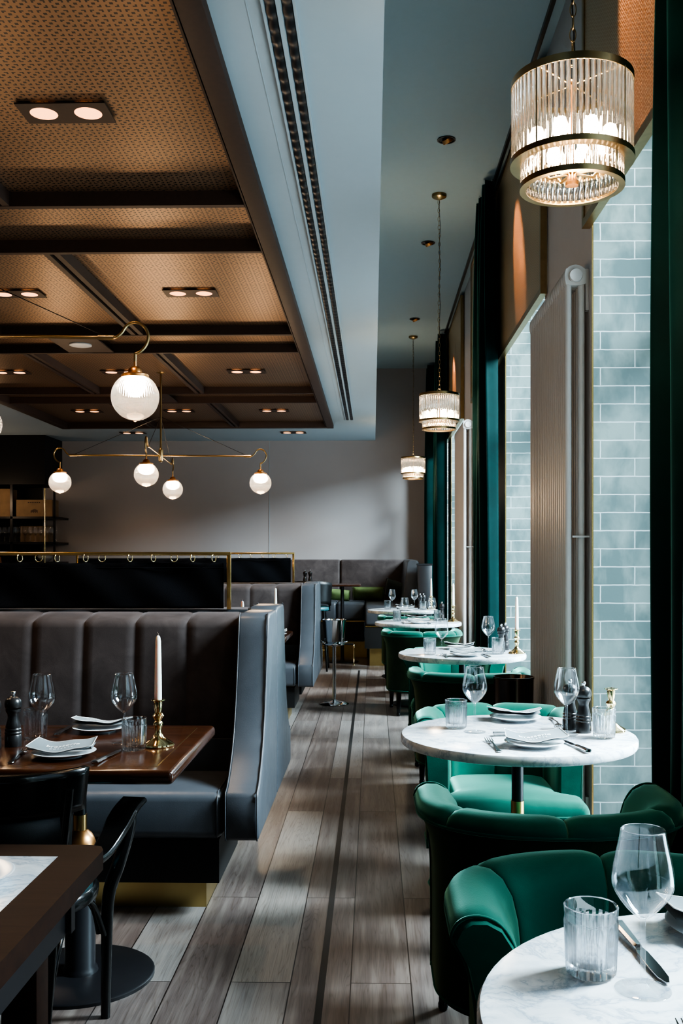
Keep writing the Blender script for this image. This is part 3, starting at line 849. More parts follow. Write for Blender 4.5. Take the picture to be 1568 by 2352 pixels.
def pillow(x, y, z, w, h, d, mat, label, rz=0, ry=0, lean=.35):
    t = empty('bolster_cushion', (x, y, z), rz, label, 'cushion', 'velvet cushions on the corner bench')
    bm = bm_new()
    def fn(sgn):
        def f(u, v):
            a = 2*u-1; b = 2*v-1
            q = max(0, (1-abs(a)**3.2)*(1-abs(b)**3.2))**.5
            pin = 1-.10*(abs(a)**2)*(abs(b)**2) - .04*(1-b*b)*(abs(a)**6)
            return (a*w/2*pin, sgn*d/2*q, b*h/2*(1-.06*(1-a*a)*0))
        return f
    grid(bm, fn(-1), 18, 14); grid(bm, fn(1), 18, 14); bmesh.ops.remove_doubles(bm, verts=bm.verts[:], dist=1e-4)
    bmesh.ops.transform(bm, matrix=Matrix.Translation((0, 0, h/2)) @ Matrix.Rotation(lean, 4, 'X') @ Matrix.Rotation(ry, 4, 'Y'), verts=bm.verts[:])
    zmin = min(v.co.z for v in bm.verts); bmesh.ops.translate(bm, verts=bm.verts[:], vec=(0, 0, -zmin-.004))
    c = mesh_ob('cover', bm, mat, t, 180)
    bm = bm_new(); n = 40; pts = []
    for i in range(n):
        a = 2*PI*i/n; ca, sa = math.cos(a), math.sin(a); m = max(abs(ca), abs(sa))
        pts.append(Vector((ca/m*w/2*.985, 0, sa/m*h/2*.985)))
    T = Matrix.Translation((0, 0, h/2)) @ Matrix.Rotation(lean, 4, 'X') @ Matrix.Rotation(ry, 4, 'Y')
    tube(bm, [T @ p - Vector((0, 0, zmin+.004)) for p in pts], .004, 6, closed=True); mesh_ob('piping', bm, mat, t, 180)
pillow(-.46, 13.42, .745, .30, .15, .13, 'moss_velvet', 'flat moss green cushion on the corner bench, left one', .1, .08)
pillow(-.06, 13.40, .752, .44, .19, .12, 'moss_velvet', 'larger moss green cushion on the corner bench, beside the dark one', -.1, .0)
pillow(.30, 13.20, .752, .30, .25, .12, 'dark_cushion', 'dark teal cushion leaning in the corner of the bench', -.5, .35)

# ------------------------------------------------------------------ tables
def pedestal(t, ztop, disc=.235, z0=0, thick=True):
    bm = bm_new(); lathe(bm, [(0, 0), (disc, 0), (disc, .010), (disc-.006, .014), (.07, .02), (0, .02)], 48); mesh_ob('base_disc', bm, 'black', t, 50)
    bm = bm_new(); lathe(bm, [(.058, .018), (.055, .03), (.048, .04), (.048, .36), (.044, .375), (0, .375)] if thick else [(.024, .018), (.022, .03), (.020, .04), (.020, .375), (0, .375)], 24); mesh_ob('lower_column', bm, 'black', t, 50)
    bm = bm_new()
    pr = [(0, .36)]+[(.050*math.sin(PI*k/12), .42-.058*math.cos(PI*k/12)) for k in range(1, 11)]+[(.021, .474)]
    pr = [(r if z < .45 else max(r, .021), z) for r, z in pr]; lathe(bm, pr+[(0, .474)], 24)
    mesh_ob('copper_ball', bm, 'copper', t, 180)
    bm = bm_new(); lathe(bm, [(.0225, .468), (.0225, .522), (0, .522)], 20, cap=False); mesh_ob('collar', bm, 'brass', t, 50)
    bm = bm_new(); lathe(bm, [(.020, .52), (.020, ztop-.012), (.09, ztop-.008), (.09, ztop), (0, ztop)], 20, cap=False); mesh_ob('column', bm, 'black', t, 50)
def round_table(x, y, label):
    t = empty('round_marble_table', (x, y, 0), 0, label, 'table', 'round white marble tables by the windows')
    bm = bm_new(); lathe(bm, [(0, .715), (.380, .715), (.391, .718), (.395, .724), (.395, .741), (.391, .748), (.383, .75), (0, .75)], 72); mesh_ob('table_top', bm, 'marble', t, 40)
    pedestal(t, .715)
    return t
T1, T2, T3, T4, T5 = (.532, 1.288), (.490, 3.36), (.553, 6.15), (.412, 9.02), (.335, 11.07)
round_table(*T1, 'nearest round marble table, cut by the lower right frame corner')
round_table(*T2, 'second round marble table with copper ball stem, laid for two with black mills')
round_table(*T3, 'third round marble table, between the tall radiator and the curtain')
round_table(*T4, 'fourth round marble table, with a candle by the far radiator')
round_table(*T5, 'farthest round marble table in front of the corner bench')

def wood_table(x0, x1, y0, y1, label, ped=True, pedpos=None):
    cx, cy = (x0+x1)/2, (y0+y1)/2
    t = empty('wooden_dining_table', (cx, cy, 0), 0, label, 'table', 'dark polished wooden booth tables')
    bm = bm_new(); a, b = (x1-x0)/2, (y1-y0)/2
    box(bm, -a, a, -b, b, .708, .75, .016, 4); mesh_ob('table_top', bm, 'mahogany', t, 50)
    i = .055; w = .0035
    boxes('brass_inlay', 'brass', [(-a+i, a-i, -b+i, -b+i+w, .7496, .7503), (-a+i, a-i, b-i-w, b-i, .7496, .7503), (-a+i, -a+i+w, -b+i, b-i, .7496, .7503), (a-i-w, a-i, -b+i, b-i, .7496, .7503)], t)
    e = t
    px = pedpos if pedpos is not None else 0
    for q in ([px, -px] if px else [0]):
        sub = bpy.data.objects.new('pedestal', None); C.objects.link(sub); sub.parent = t; sub.location = (q, .03, 0)
        pedestal(sub, .708, .235)
    return t
wood_table(-1.78, -.558, 2.75, 3.50, 'dark wooden table laid with candle before the nearest booth', pedpos=.23)
wood_table(-1.85, -.64, 7.17, 7.93, 'dark wooden table in front of the second booth, only its corner showing')
wood_table(-1.85, -.66, 5.20, 5.90, 'dark wooden table hidden behind the nearest booths, its candle tip showing')

def framed_table():
    x1, y1, x0, y0 = -.548, 2.035, -1.75, .95
    t = empty('marble_inlay_table', ((x0+x1)/2, (y0+y1)/2, 0), 0, 'wood framed table with marble inset at the lower left corner', 'table')
    a, b = (x1-x0)/2, (y1-y0)/2; f = .078; ch = .035
    bm = bm_new()
    o_ = [(-a+ch, -b), (a-ch, -b), (a-ch*.3, -b+ch*.3), (a, -b+ch), (a, b-ch), (a-ch*.3, b-ch*.3), (a-ch, b), (-a+ch, b), (-a, b-ch), (-a, -b+ch)]
    i_ = [(-a+f, -b+f), (a-f, -b+f), (a-f, b-f), (-a+f, b-f)]
    zt, zl = .752, .712
    O1 = [bm.verts.new((x, y, zt)) for x, y in o_]; I1 = [bm.verts.new((x, y, zt)) for x, y in i_]
    O0 = [bm.verts.new((x, y, zl)) for x, y in o_]; I0 = [bm.verts.new((x, y, zl)) for x, y in i_]
    for O, I in ((O1, I1), (O0, I0)):
        bm.faces.new((O[0], O[1], I[1], I[0])); bm.faces.new((O[1], O[2], O[3], I[1])); bm.faces.new((O[3], O[4], I[2], I[1]))
        bm.faces.new((O[4], O[5], O[6], I[2])); bm.faces.new((O[6], O[7], I[3], I[2])); bm.faces.new((O[7], O[8], I[3])); bm.faces.new((O[8], O[9], I[0], I[3])); bm.faces.new((O[9], O[0], I[0]))
    for k in range(10): bm.faces.new((O0[k], O0[(k+1) % 10], O1[(k+1) % 10], O1[k]))
    for k in range(4): bm.faces.new((I0[k], I0[(k+1) % 4], I1[(k+1) % 4], I1[k]))
    mesh_ob('wooden_rim', bm, 'walnut', t)
    boxes('marble_inset', 'marble', [(-a+f, a-f, -b+f, b-f, .72, .7515)], t)
    boxes('apron', 'black', [(-a+.05, a-.05, b-.085, b-.06, .60, .712), (a-.085, a-.06, -b+.06, b-.085, .60, .712), (-a+.05, a-.05, -b+.06, -b+.085, .60, .712)], t)
    for sx in (-1, 1):
        for sy in (-1, 1):
            cx, cy = sx*(a-.13), sy*(b-.12)
            bm = bm_new(); box(bm, cx-.035, cx+.035, cy-.035, cy+.035, 0, .71, .004); mesh_ob('leg', bm, 'walnut', t, 40)
framed_table()

def bar_table():
    t = empty('high_bar_table', (-.95, 12.45, 0), 0, 'high dark bar table in front of the corner bench', 'table')
    bm = bm_new(); box(bm, -.9, .80, -.32, .32, .972, 1.0, .010, 3); mesh_ob('table_top', bm, 'mahogany', t, 40)
    for x in (-.6, .56):
        bm = bm_new(); lathe(bm, [(0, 0), (.21, 0), (.21, .012), (.03, .02), (.022, .05), (.022, .96), (.09, .965), (.09, .972), (0, .972)], 28, (x, .15, 0)); mesh_ob('pedestal', bm, 'black', t, 50)
    bm = bm_new(); tube(bm, [(-.6, .15, .26), (-.6, -.25, .26), (.715, -.25, .26)], .010, 8); tube(bm, [(.56, .15, .26), (.56, -.25, .26)], .010, 8); mesh_ob('foot_rail', bm, 'black', t, 60)
    bm = bm_new(); lathe(bm, [(0, 0), (.012, 0), (.012, .012), (.006, .016), (.006, .21), (.018, .225), (.02, .24), (.012, .255), (.008, .27), (0, .275)], 14, (.715, -.25, 0)); mesh_ob('foot_rail_post', bm, 'polished_brass', t, 60)
bar_table()

# ------------------------------------------------------------------ chairs
def tub_chair():
    t = empty('tub_armchair'); t['category'] = 'chair'
    W, B, A = .300, .270, .10          # half width, back, arm length forward
    # plan path: from left arm tip round the back to the right arm tip
    def plan(s):                        # s in [0,1]
        arc_r = .27; L1 = A+.04; La = PI*.5*arc_r*1.12; tot = 2*L1+2*La; d = s*tot
        def left(d):
            if d < L1:
                return Vector((-W, A-d, 0)), Vector((-1, 0, 0))
            q = (d-L1)/La*PI/2
            # superellipse quarter from (-W,-.04) to (0,-B)
            c, sn = max(0., math.cos(q)), max(0., math.sin(q)); e = .86
            x = -W*c**e; y = -.04-(B-.04)*sn**e
            nx, ny = -c**(2-e)/W if c > 1e-4 else 0, -(sn**(2-e))/(B-.04) if sn > 1e-4 else 0
            n = Vector((nx, ny, 0)); n.normalize()
            return Vector((x, y, 0)), n
        if d <= tot/2: return left(d)
        p, n = left(tot-d); return Vector((-p.x, p.y, 0)), Vector((-n.x, n.y, 0))
    seams = (.265, .5, .735); NS = 96
    def puff(s):
        e = (0,)+seams+(1,)
        for a, b in zip(e, e[1:]):
            if a <= s <= b:
                q = (s-a)/(b-a); w = min(q, 1-q)*(b-a)/.035
                return math.sqrt(max(0, 1-(1-min(1, w))**2)), q
        return 1, .5
    # outer shell
    outer = [(-.01, .195), (0, .21), (.0, .42), (.002, .52), (.012, .60), (.030, .650), (.044, .672)]
    ring_in = [(-.02, .672), (-.06, .60), (-.06, .20)]
    bm = bm_new(); rows = []
    for i in range(NS+1):
        s = i/NS; p, n = plan(s)
        rows.append([bm.verts.new(p+n*o+Vector((0, 0, z))) for o, z in outer+ring_in])
    m = len(outer+ring_in)
    for a, b in zip(rows, rows[1:]):
        for k in range(m): bm.faces.new((a[k], a[(k+1) % m], b[(k+1) % m], b[k]))
    bm.faces.new(rows[0]); bm.faces.new(rows[-1][::-1])
    mesh_ob('back_shell', bm, 'warm_lit_velvet', t, 60)
    # inner padding with rolled rim, four padded sections
    sec = (0,)+seams+(1,)
    inner = [(.046, .674), (.050, .688), (.040, .706), (.018, .718), (-.012, .718), (-.042, .703), (-.066, .670), (-.080, .62), (-.088, .55), (-.09, .46), (-.088, .36)]
    for a, b in zip(sec, sec[1:]):
        bm = bm_new(); rows = []; N = 20
        for i in range(N+1):
            s = a+(b-a)*(.5-.5*math.cos(PI*i/N))*.996+.001; p, n = plan(s); f, q = puff(s)
            endroll = 0
            row = []
            for j, (o, z) in enumerate(inner):
                cx, cz = -.02, .60
                dx, dz = o-cx, (z-cz) if z > .6 else 0
                kk = .86+.14*f
                oo, zz = cx+dx*kk, (cz+dz*kk if z > .6 else z)
                if j < 1: oo, zz = o, z
                row.append(bm.verts.new(p+n*oo+Vector((0, 0, zz))))
            row += [bm.verts.new(p+n*(-.05)+Vector((0, 0, .36))), bm.verts.new(p+n*(-.05)+Vector((0, 0, .60))), bm.verts.new(p+n*0.02+Vector((0, 0, .668)))]
            rows.append(row)
        m = len(rows[0])
        for r0, r1 in zip(rows, rows[1:]):
            for k in range(m): bm.faces.new((r0[k], r0[(k+1) % m], r1[(k+1) % m], r1[k]))
        bm.faces.new(rows[0]); bm.faces.new(rows[-1][::-1])
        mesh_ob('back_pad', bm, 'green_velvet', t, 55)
    # arm front facings
    for s, sg in ((0, -1), (1, 1)):
        p, n = plan(s); bm = bm_new()
        prof = [(.0, .20), (.0, .45), (.006, .56), (.022, .630), (.044, .668), (.046, .682), (.036, .700), (.016, .711), (-.012, .711), (-.040, .697), (-.062, .665), (-.076, .615), (-.084, .55), (-.086, .20)]
        A_ = [bm.verts.new(p+n*o+Vector((0, -.002, z))) for o, z in prof]
        cen = Vector((-.03, 0, .5))
        B_ = [bm.verts.new(p+n*(o*.9-.003)+Vector((0, .012, .5+(z-.5)*.96))) for o, z in prof]
        bm.faces.new(B_)
        for k in range(len(prof)): bm.faces.new((A_[k], A_[(k+1) % len(prof)], B_[(k+1) % len(prof)], B_[k]))
        f = mesh_ob('arm_front', bm, 'green_velvet', t, 40)
        bm = bm_new(); tube(bm, smooth_path([p+n*(o+.002)+Vector((0, .001, z+.001)) for o, z in prof[:]], 3), .0032, 6); mesh_ob('piping', bm, 'green_velvet', f, 180)
    bm = bm_new(); tube(bm, [plan(i/NS)[0]+plan(i/NS)[1]*.047+Vector((0, 0, .674)) for i in range(NS+1)], .0042, 6)
    mesh_ob('piping', bm, 'green_velvet', t, 180); bm = bm_new()
    tube(bm, [plan(i/NS)[0]+plan(i/NS)[1]*.002+Vector((0, 0, .212)) for i in range(NS+1)], .003, 6)
    mesh_ob('piping', bm, 'green_velvet', t, 180)
    # seat: T cushion
    def wf(y):
        q = min(1, max(0, (y-.155)/.035)); q = q*q*(3-2*q)
        fr = 1-.10*max(0, (y-.29)/.04)**2
        return (.212+(.295-.212)*q)*fr
    bm = bm_new(); cushion(bm, wf, -.19, .33, .335, .43, .03, .035, 24, 24); mesh_ob('seat', bm, 'green_velvet', t, 180)
    def wf2(y): return .20 if y < .2 else .29
    bm = bm_new()
    tube(bm, [(-.21, .160, .384), (-.29, .175, .384), (-.299, .25, .384), (-.285, .315, .384), (-.2, .333, .384), (0, .336, .384), (.2, .333, .384), (.285, .315, .384), (.299, .25, .384), (.29, .175, .384), (.21, .160, .384)], .0042, 6)
    mesh_ob('piping', bm, 'green_velvet', t, 180)
    bm = bm_new(); box(bm, -.288, .288, .14, .322, .20, .36, .015, 3); box(bm, -.215, .215, -.18, .15, .20, .345); mesh_ob('seat_base', bm, 'green_velvet', t, 50)
    for sx in (-1, 1):
        for (y, sp) in ((.27, .0), (-.17, -.05)):
            bm = bm_new(); x = sx*(.25 if y > 0 else .20)
            strip(bm, smooth_path([(x, y, .21), (x*1.01, y+sp*.3, .10), (x*1.02, y+sp, .025)], 4), [.048-.022*k/8 for k in range(9)], [.048-.022*k/8 for k in range(9)], up=(0, 1, 0), rnd=.15)
            lg = mesh_ob('leg', bm, 'black_lacquer', t, 40)
            bm = bm_new(); lathe(bm, [(0, 0), (.012, .0), (.016, .006), (.016, .018), (.012, .028), (0, .028)], 12, (x*1.02, y+sp, 0)); mesh_ob('foot', bm, 'black_lacquer', lg, 60)
    return t
tc = tub_chair()
G = 'green velvet tub armchairs at the marble tables'
D = .655
place(tc, USED, (.487, 1.85, 0), PI, 'green velvet tub armchair facing the camera at the nearest marble table', G)
place(tc, USED, (.465, 2.68, 0), 0, 'green tub armchair with its back to the camera at the second marble table', G)
place(tc, USED, (.515, 3.99, 0), PI, 'green tub armchair facing us behind the second marble table, bright seat showing', G)
place(tc, USED, (.545, 5.59, 0), 0, 'green tub armchair with its back to us at the third marble table, beside bronze cylinder', G)
place(tc, USED, (.54, 6.62, 0), PI, 'green tub armchair facing us behind the third marble table', G)
place(tc, USED, (.42, 8.56, 0), 0, 'green tub armchair with its back to us at the fourth marble table', G)
place(tc, USED, (.43, 9.70, 0), PI, 'green tub armchair facing us behind the fourth marble table, mostly hidden', G)
place(tc, USED, (.40, 10.62, 0), 0, 'green tub armchair at the farthest marble table, one pale arm tip showing', G)

def bentwood_chair():
    t = empty('bentwood_armchair', (-.995, 2.62, 0), R(2), 'black bentwood armchair with round teal seat, at the nearest booth table', 'chair')
    # local: front +y
    bm = bm_new(); N = 28
    def band(u):
        a = -PI*.5*1.0+PI*u
        return Vector((.285*math.sin(a), -.20-.215*math.cos(a)*.92+.0, 0))
    def fn(u, v):
        p = band(u); z = .735+.105*v+.012*(1-abs(2*u-1)); k = 1+.05*v
        return (p.x*k, p.y*k, z)
    bm = bm_new(); grid(bm, lambda u, v: fn(.06+.88*u, v), 30, 6); o = mesh_ob('backrest', bm, 'black_lacquer', t, 180, recalc=False)
    md = o.modifiers.new('s', 'SOLIDIFY'); md.thickness = .016; md.offset = 0
    bm = bm_new(); 
    def fn2(u, v):
        p = band(.12+.76*u); return (p.x*(.94+.05*v), p.y*(.94+.05*v), .47+.28*v)
    grid(bm, fn2, 24, 4); o = mesh_ob('back_panel', bm, 'black_leather', t, 180, recalc=False)
    md = o.modifiers.new('s', 'SOLIDIFY'); md.thickness = .012; md.offset = 0
    for s in (-1, 1):
        # arm: flat bent bar
        bm = bm_new()
        pts = smooth_path([(s*.268, -.25, .60), (s*.276, -.16, .578), (s*.280, -.05, .568), (s*.283, .08, .585), (s*.290, .19, .617), (s*.302, .268, .632)], 5)
        n = len(pts); strip(bm, pts, [.035+.042*min(1, i/(n*.7)) for i in range(n)], .019, rnd=.3)
        mesh_ob('armrest', bm, 'black_lacquer', t, 45)
        bm = bm_new()      # front leg sweeping up to carry the arm
        pts = smooth_path([(s*.222, .25, 0), (s*.226, .245, .20), (s*.234, .238, .36), (s*.262, .238, .45), (s*.285, .245, .53), (s*.295, .25, .59), (s*.296, .25, .622)], 5)
        n = len(pts); tube(bm, pts, [.0135+.006*min(1, i/12) if i < n-8 else .0195-.008*(i-n+8)/8 for i in range(n)], 12); mesh_ob('leg', bm, 'black_lacquer', t, 60)
        bm = bm_new()      # rear leg / back post
        pts = smooth_path([(s*.185, -.29, 0), (s*.195, -.26, .22), (s*.21, -.25, .46), (s*.235, -.27, .62), (s*.262, -.30, .80)], 5)
        n = len(pts); tube(bm, pts, [.014+.004*math.sin(PI*i/n) for i in range(n)], 12); mesh_ob('leg', bm, 'black_lacquer', t, 60)
        bm = bm_new()      # side arch
        tube(bm, smooth_path([(s*.192, -.24, .10), (s*.194, -.215, .25), (s*.196, -.13, .37), (s*.197, 0, .412), (s*.197, .1, .40), (s*.205, .18, .35), (s*.224, .225, .25)], 5), .0085, 8); mesh_ob('arch_brace', bm, 'black_lacquer', t, 60)
    bm = bm_new(); tube(bm, smooth_path([(-.205, .24, .25), (-.18, .235, .34), (-.08, .232, .405), (.08, .232, .405), (.18, .235, .34), (.205, .24, .25)], 5), .0085, 8); mesh_ob('arch_brace', bm, 'black_lacquer', t, 60)
    bm = bm_new(); lathe(bm, [(0, .415), (.215, .415), (.232, .42), (.235, .44), (.225, .452), (0, .452)], 40, (.012, .045, 0)); mesh_ob('seat_frame', bm, 'black_lacquer', t, 50)
    bm = bm_new(); lathe(bm, [(.215, .45), (.218, .462), (.208, .476), (.16, .486), (.08, .490), (0, .491)], 40, (.012, .045, 0), cap=False); mesh_ob('seat', bm, 'teal_leather', t, 180)
bentwood_chair()
def bar_stool():
    t = empty('bar_stool', (-.74, 11.72, 0), 0, 'black bar stool with teal seat beside the high bar table', 'stool')
    def band(u, r=.235):
        a = -PI*.62+PI*1.24*u; return (r*math.sin(a), -r*math.cos(a))
    bm = bm_new(); grid(bm, lambda u, v: (*[c*(1+.05*v) for c in band(u)], .80+.26*v-.06*abs(2*u-1)**2), 28, 6); o = mesh_ob('backrest', bm, 'black_leather', t, 180, recalc=False)
    md = o.modifiers.new('s', 'SOLIDIFY'); md.thickness = .02; md.offset = 0
    bm = bm_new(); lathe(bm, [(0, .70), (.21, .70), (.225, .715), (.22, .745), (.19, .757), (0, .762)], 32); mesh_ob('seat', bm, 'teal_leather', t, 60)
    for sx in (-1, 1):
        for sy in (-1, 1):
            bm = bm_new(); tube(bm, [(sx*.16, sy*.16, .71), (sx*.205, sy*.205, 0)], [.017, .012], 10); mesh_ob('leg', bm, 'black_lacquer', t, 60)
    for sx in (-1, 1):
        bm = bm_new(); tube(bm, [(sx*.225, -.02, .70), (sx*.235, -.02, .85)], .014, 8); mesh_ob('arm_post', bm, 'black_lacquer', t, 60)
    bm = bm_new(); q = .192; tube(bm, [(q, q, .25), (-q, q, .25), (-q, -q, .25), (q, -q, .25)], .009, 8, closed=True); mesh_ob('foot_ring', bm, 'brass', t, 60)
bar_stool()

# ------------------------------------------------------------------ champagne bucket and bronze cylinder
t = empty('bucket_stand', (-.352, 9.0, 0), 0, 'polished chrome floor stand holding the champagne bucket', 'stand')
bm = bm_new(); lathe(bm, [(0, 0), (.128, 0), (.134, .006), (.128, .014), (.09, .026), (.04, .034), (.02, .042), (0, .042)], 40); mesh_ob('base', bm, 'chrome', t, 60)
bm = bm_new(); lathe(bm, [(.0165, .038), (.0165, .52), (.03, .53), (.095, .54), (.102, .548), (.102, .556), (.095, .55), (0, .535)], 24, cap=False); mesh_ob('post', bm, 'chrome', t, 60)
t = empty('champagne_bucket', (-.352, 9.0, .551), 0, 'round chrome champagne bucket on the floor stand beside the booth', 'bucket')
bm = bm_new(); lathe(bm, [(0, 0), (.082, 0), (.090, .006), (.108, .215), (.112, .220), (.109, .222), (.104, .215), (.086, .01), (0, .01)], 40); mesh_ob('body', bm, 'chrome', t, 60)
for sx in (-1, 1):
    bm = bm_new(); tube(bm, smooth_path([(sx*.090, -.03, .012), (sx*.115, -.025, .02), (sx*.12, 0, .022), (sx*.115, .025, .02), (sx*.090, .03, .012)], 4), .0045, 8); mesh_ob('handle', bm, 'chrome', t, 60)
t = empty('bronze_cylinder_stand', (.69, 4.86, 0), 0, 'tall shiny bronze cylinder standing between two green armchairs', 'cooler')
bm = bm_new(); lathe(bm, [(0, 0), (.082, 0), (.084, .01), (.088, .3), (.097, .745), (.099, .757), (.094, .758), (.088, .735), (0, .730)], 48); mesh_ob('body', bm, 'bronze_metal', t, 60)
bm = bm_new(); lathe(bm, [(.097, .748), (.1005, .752), (.0995, .76), (.094, .760)], 48, cap=False); mesh_ob('rim', bm, 'bronze_metal', t, 60)

# ------------------------------------------------------------------ tableware prototypes
def wine_glass():
    t = empty('wine_glass'); t['category'] = 'wine glass'
    bm = bm_new()
    prof = [(.0035, .098), (.009, .101), (.022, .113), (.034, .128), (.0405, .140), (.0425, .150), (.0415, .164), (.038, .184), (.033, .206), (.0305, .221), (.0295, .221), (.032, .206), (.037, .184), (.0403, .164), (.0412, .150), (.039, .1405), (.032, .1290), (.020, .1150), (.008, .1035), (0, .1025)]
    P = smooth_path([(r, 0, z) for r, z in prof], 2); lathe(bm, [(max(0, p.x), p.z) for p in P], 40, cap=False); mesh_ob('bowl', bm, 'stemware', t, 180)
    bm = bm_new(); lathe(bm, [(0, .100), (.0042, .1), (.0036, .085), (.0034, .03), (.0045, .012), (.009, .005)], 14, cap=False); mesh_ob('stem', bm, 'stemware', t, 180)
    bm = bm_new(); lathe(bm, [(.009, .0055), (.022, .0028), (.037, .0018), (.0385, .001), (.037, .0002), (0, .0002)], 40, cap=False); mesh_ob('foot', bm, 'stemware', t, 60)
    return t
def tumbler():
    t = empty('cut_glass_tumbler'); t['category'] = 'tumbler'
    bm = bm_new(); N = 48
    pr = [(0, .001), (.030, .001), (.0335, .004), (.0345, .012), (.0352, .03), (.0362, .055), (.0372, .076), (.0378, .082), (.0388, .098), (.0375, .0995), (.0362, .098), (.0352, .080), (.0335, .03), (.0315, .018), (.0, .016)]
    def rp(i, k):
        if 3 <= i <= 6: return .05*(1 if k % 2 else -1)
        if i == 2: return .05*(1 if (k // 1) % 2 else -.4)
        return 0
    lathe(bm, pr, N, cap=False, ripple=rp); mesh_ob('cup', bm, 'cut_glass', t, 22)
    return t
def side_plate():
    t = empty('side_plate'); t['category'] = 'plate'
    bm = bm_new(); lathe(bm, [(0, .0), (.050, .0), (.053, .003), (.070, .008), (.092, .0145), (.094, .0165), (.091, .0175), (.068, .0115), (.050, .0075), (0, .007)], 48, cap=False); mesh_ob('dish', bm, 'porcelain', t, 60)
    bm = bm_new(); lathe(bm, [(.049, -.0005), (.053, -.0005), (.053, .0035), (.049, .0035)], 40); mesh_ob('foot_rim', bm, 'porcelain', t, 60)
    return t
def text_mesh(txt, size, spacing=1.0):
    cu = bpy.data.curves.new('txt', 'FONT'); cu.body = txt; cu.size = size; cu.align_x = 'CENTER'; cu.space_character = spacing; cu.offset = .00025*size/.02
    o = bpy.data.objects.new('txt', cu); C.objects.link(o); bpy.context.view_layer.update()
    me = bpy.data.meshes.new_from_object(o.evaluated_get(bpy.context.evaluated_depsgraph_get()))
    bm = bmesh.new(); bm.from_mesh(me); bpy.data.objects.remove(o); bpy.data.curves.remove(cu); bpy.data.meshes.remove(me)
    return bm
def napkin():
    t = empty('folded_napkin'); t['category'] = 'napkin'
    W, H = .098, .048
    def hz(x, y):
        return .0265+.016*(abs(x)/W)**2.2+.003*math.sin(26*x)+.010*((y+H)/(2*H))+.002*math.sin(60*x+20*y)
    def xy(u, v): 
        x = (2*u-1)*W*(1-.10*v); y = (2*v-1)*H-.006*(1-abs(2*u-1))*(1-v)
        return x, y
    bm = bm_new(); grid(bm, lambda u, v: (*xy(u, v), hz(*xy(u, v))), 24, 10); o = mesh_ob('top_fold', bm, 'napkin', t, 180, recalc=False)
    bm = bm_new(); grid(bm, lambda u, v: (*[c*.97 for c in xy(u, v)], (.019+.45*(hz(*xy(u, v))-.0195)) if v > 0 else hz(*xy(u, v))-.004), 24, 10); mesh_ob('lower_fold', bm, 'napkin', t, 180, recalc=False)
    bm = bm_new(); pts = []
    for i in range(25): pts.append((i/24, 0))
    for i in range(1, 11): pts.append((1, i/10))
    for i in range(1, 25): pts.append((1-i/24, 1))
    for i in range(1, 10): pts.append((0, 1-i/10))
    tube(bm, [(*xy(u, v), hz(*xy(u, v))) for u, v in pts], .0013, 5, closed=True); mesh_ob('hem', bm, 'napkin_hem', t, 180)
    bm = text_mesh('brasserie', .026, 1.05); b2 = text_mesh('COLETTE', .0115, 1.6)
    bmesh.ops.translate(bm, verts=bm.verts[:], vec=(0, -.010, 0)); bmesh.ops.translate(b2, verts=b2.verts[:], vec=(0, -.029, 0)); join(bm, b2)
    bmesh.ops.subdivide_edges(bm, edges=[e for e in bm.edges if e.calc_length() > .012], cuts=2)
    bmesh.ops.triangulate(bm, faces=bm.faces[:])
    for v in bm.verts: v.co.z = hz(v.co.x, v.co.y)+.0010
    mesh_ob('lettering', bm, 'lettering', t, recalc=False)
    return t
def fork():
    t = empty('table_fork'); t['category'] = 'fork'
    bm = bm_new(); pts = smooth_path([(0, 0, .0035), (0, .03, .004), (0, .08, .007), (0, .125, .0095), (0, .138, .0085), (0, .150, .006)], 4)
    n = len(pts); ws = [(.019 if i < 2 else max(.0065, .017-.012*min(1, i/9))) for i in range(n)]; ws[0] = .012
    strip(bm, pts, ws, .0032, rnd=.3); mesh_ob('handle', bm, 'steel', t, 40)
    bm = bm_new(); strip(bm, smooth_path([(0, .146, .007), (0, .155, .0045), (0, .165, .004)], 3), [.008, .014, .021, .024, .025, .025, .025], .002, rnd=.3)
    for k in range(4):
        x = (k-1.5)*.0073; strip(bm, [(x, .163, .004), (x, .185, .0055), (x, .205, .009)], [.0042, .0036, .0015], .0018, rnd=.2)
    mesh_ob('tines', bm, 'steel', t, 40); return t
def knife():
    t = empty('table_knife'); t['category'] = 'knife'
    bm = bm_new(); pts = smooth_path([(0, 0, .008), (0, .012, .0085), (0, .05, .0075), (0, .085, .0065), (0, .095, .0065)], 4); n = len(pts)
    strip(bm, pts, [.012]+[.020]+[.020-.009*min(1, i/(n-1)) for i in range(1, n-1)], [.006]+[.0115]*2+[.010]*(n-3), rnd=.35); mesh_ob('handle', bm, 'steel', t, 40)
    bm = bm_new(); pts = [(0, .093, .0065), (0, .11, .0055), (0, .16, .0045), (0, .195, .004), (0, .213, .0035)]
    strip(bm, pts, [.010, .017, .019, .016, .004], .0018, rnd=.1); mesh_ob('blade', bm, 'steel', t, 40); return t
def mill():
    t = empty('pepper_mill'); t['category'] = 'pepper mill'
    bm = bm_new(); pr = [(0, 0), (.0255, 0), (.026, .003), (.026, .034), (.024, .037), (.026, .040), (.026, .044), (.0235, .047), (.0255, .050), (.0250, .055), (.0225, .058), (.0235, .062), (.019, .078), (.0165, .092), (.018, .102), (.022, .108), (.0235, .113), (.0235, .117), (0, .117)]
    lathe(bm, pr, 28); mesh_ob('body', bm, 'black_mill', t, 50)
    bm = bm_new(); pr = [(0, .118), (.022, .118), (.0255, .124), (.0268, .134), (.024, .146), (.016, .154), (.008, .157), (0, .157)]; lathe(bm, pr, 28); mesh_ob('head', bm, 'black_mill', t, 60)
    bm = bm_new(); lathe(bm, [(0, .156), (.006, .156), (.0045, .161), (.0078, .166), (.007, .172), (0, .174)], 16); mesh_ob('knob', bm, 'chrome', t, 180); return t
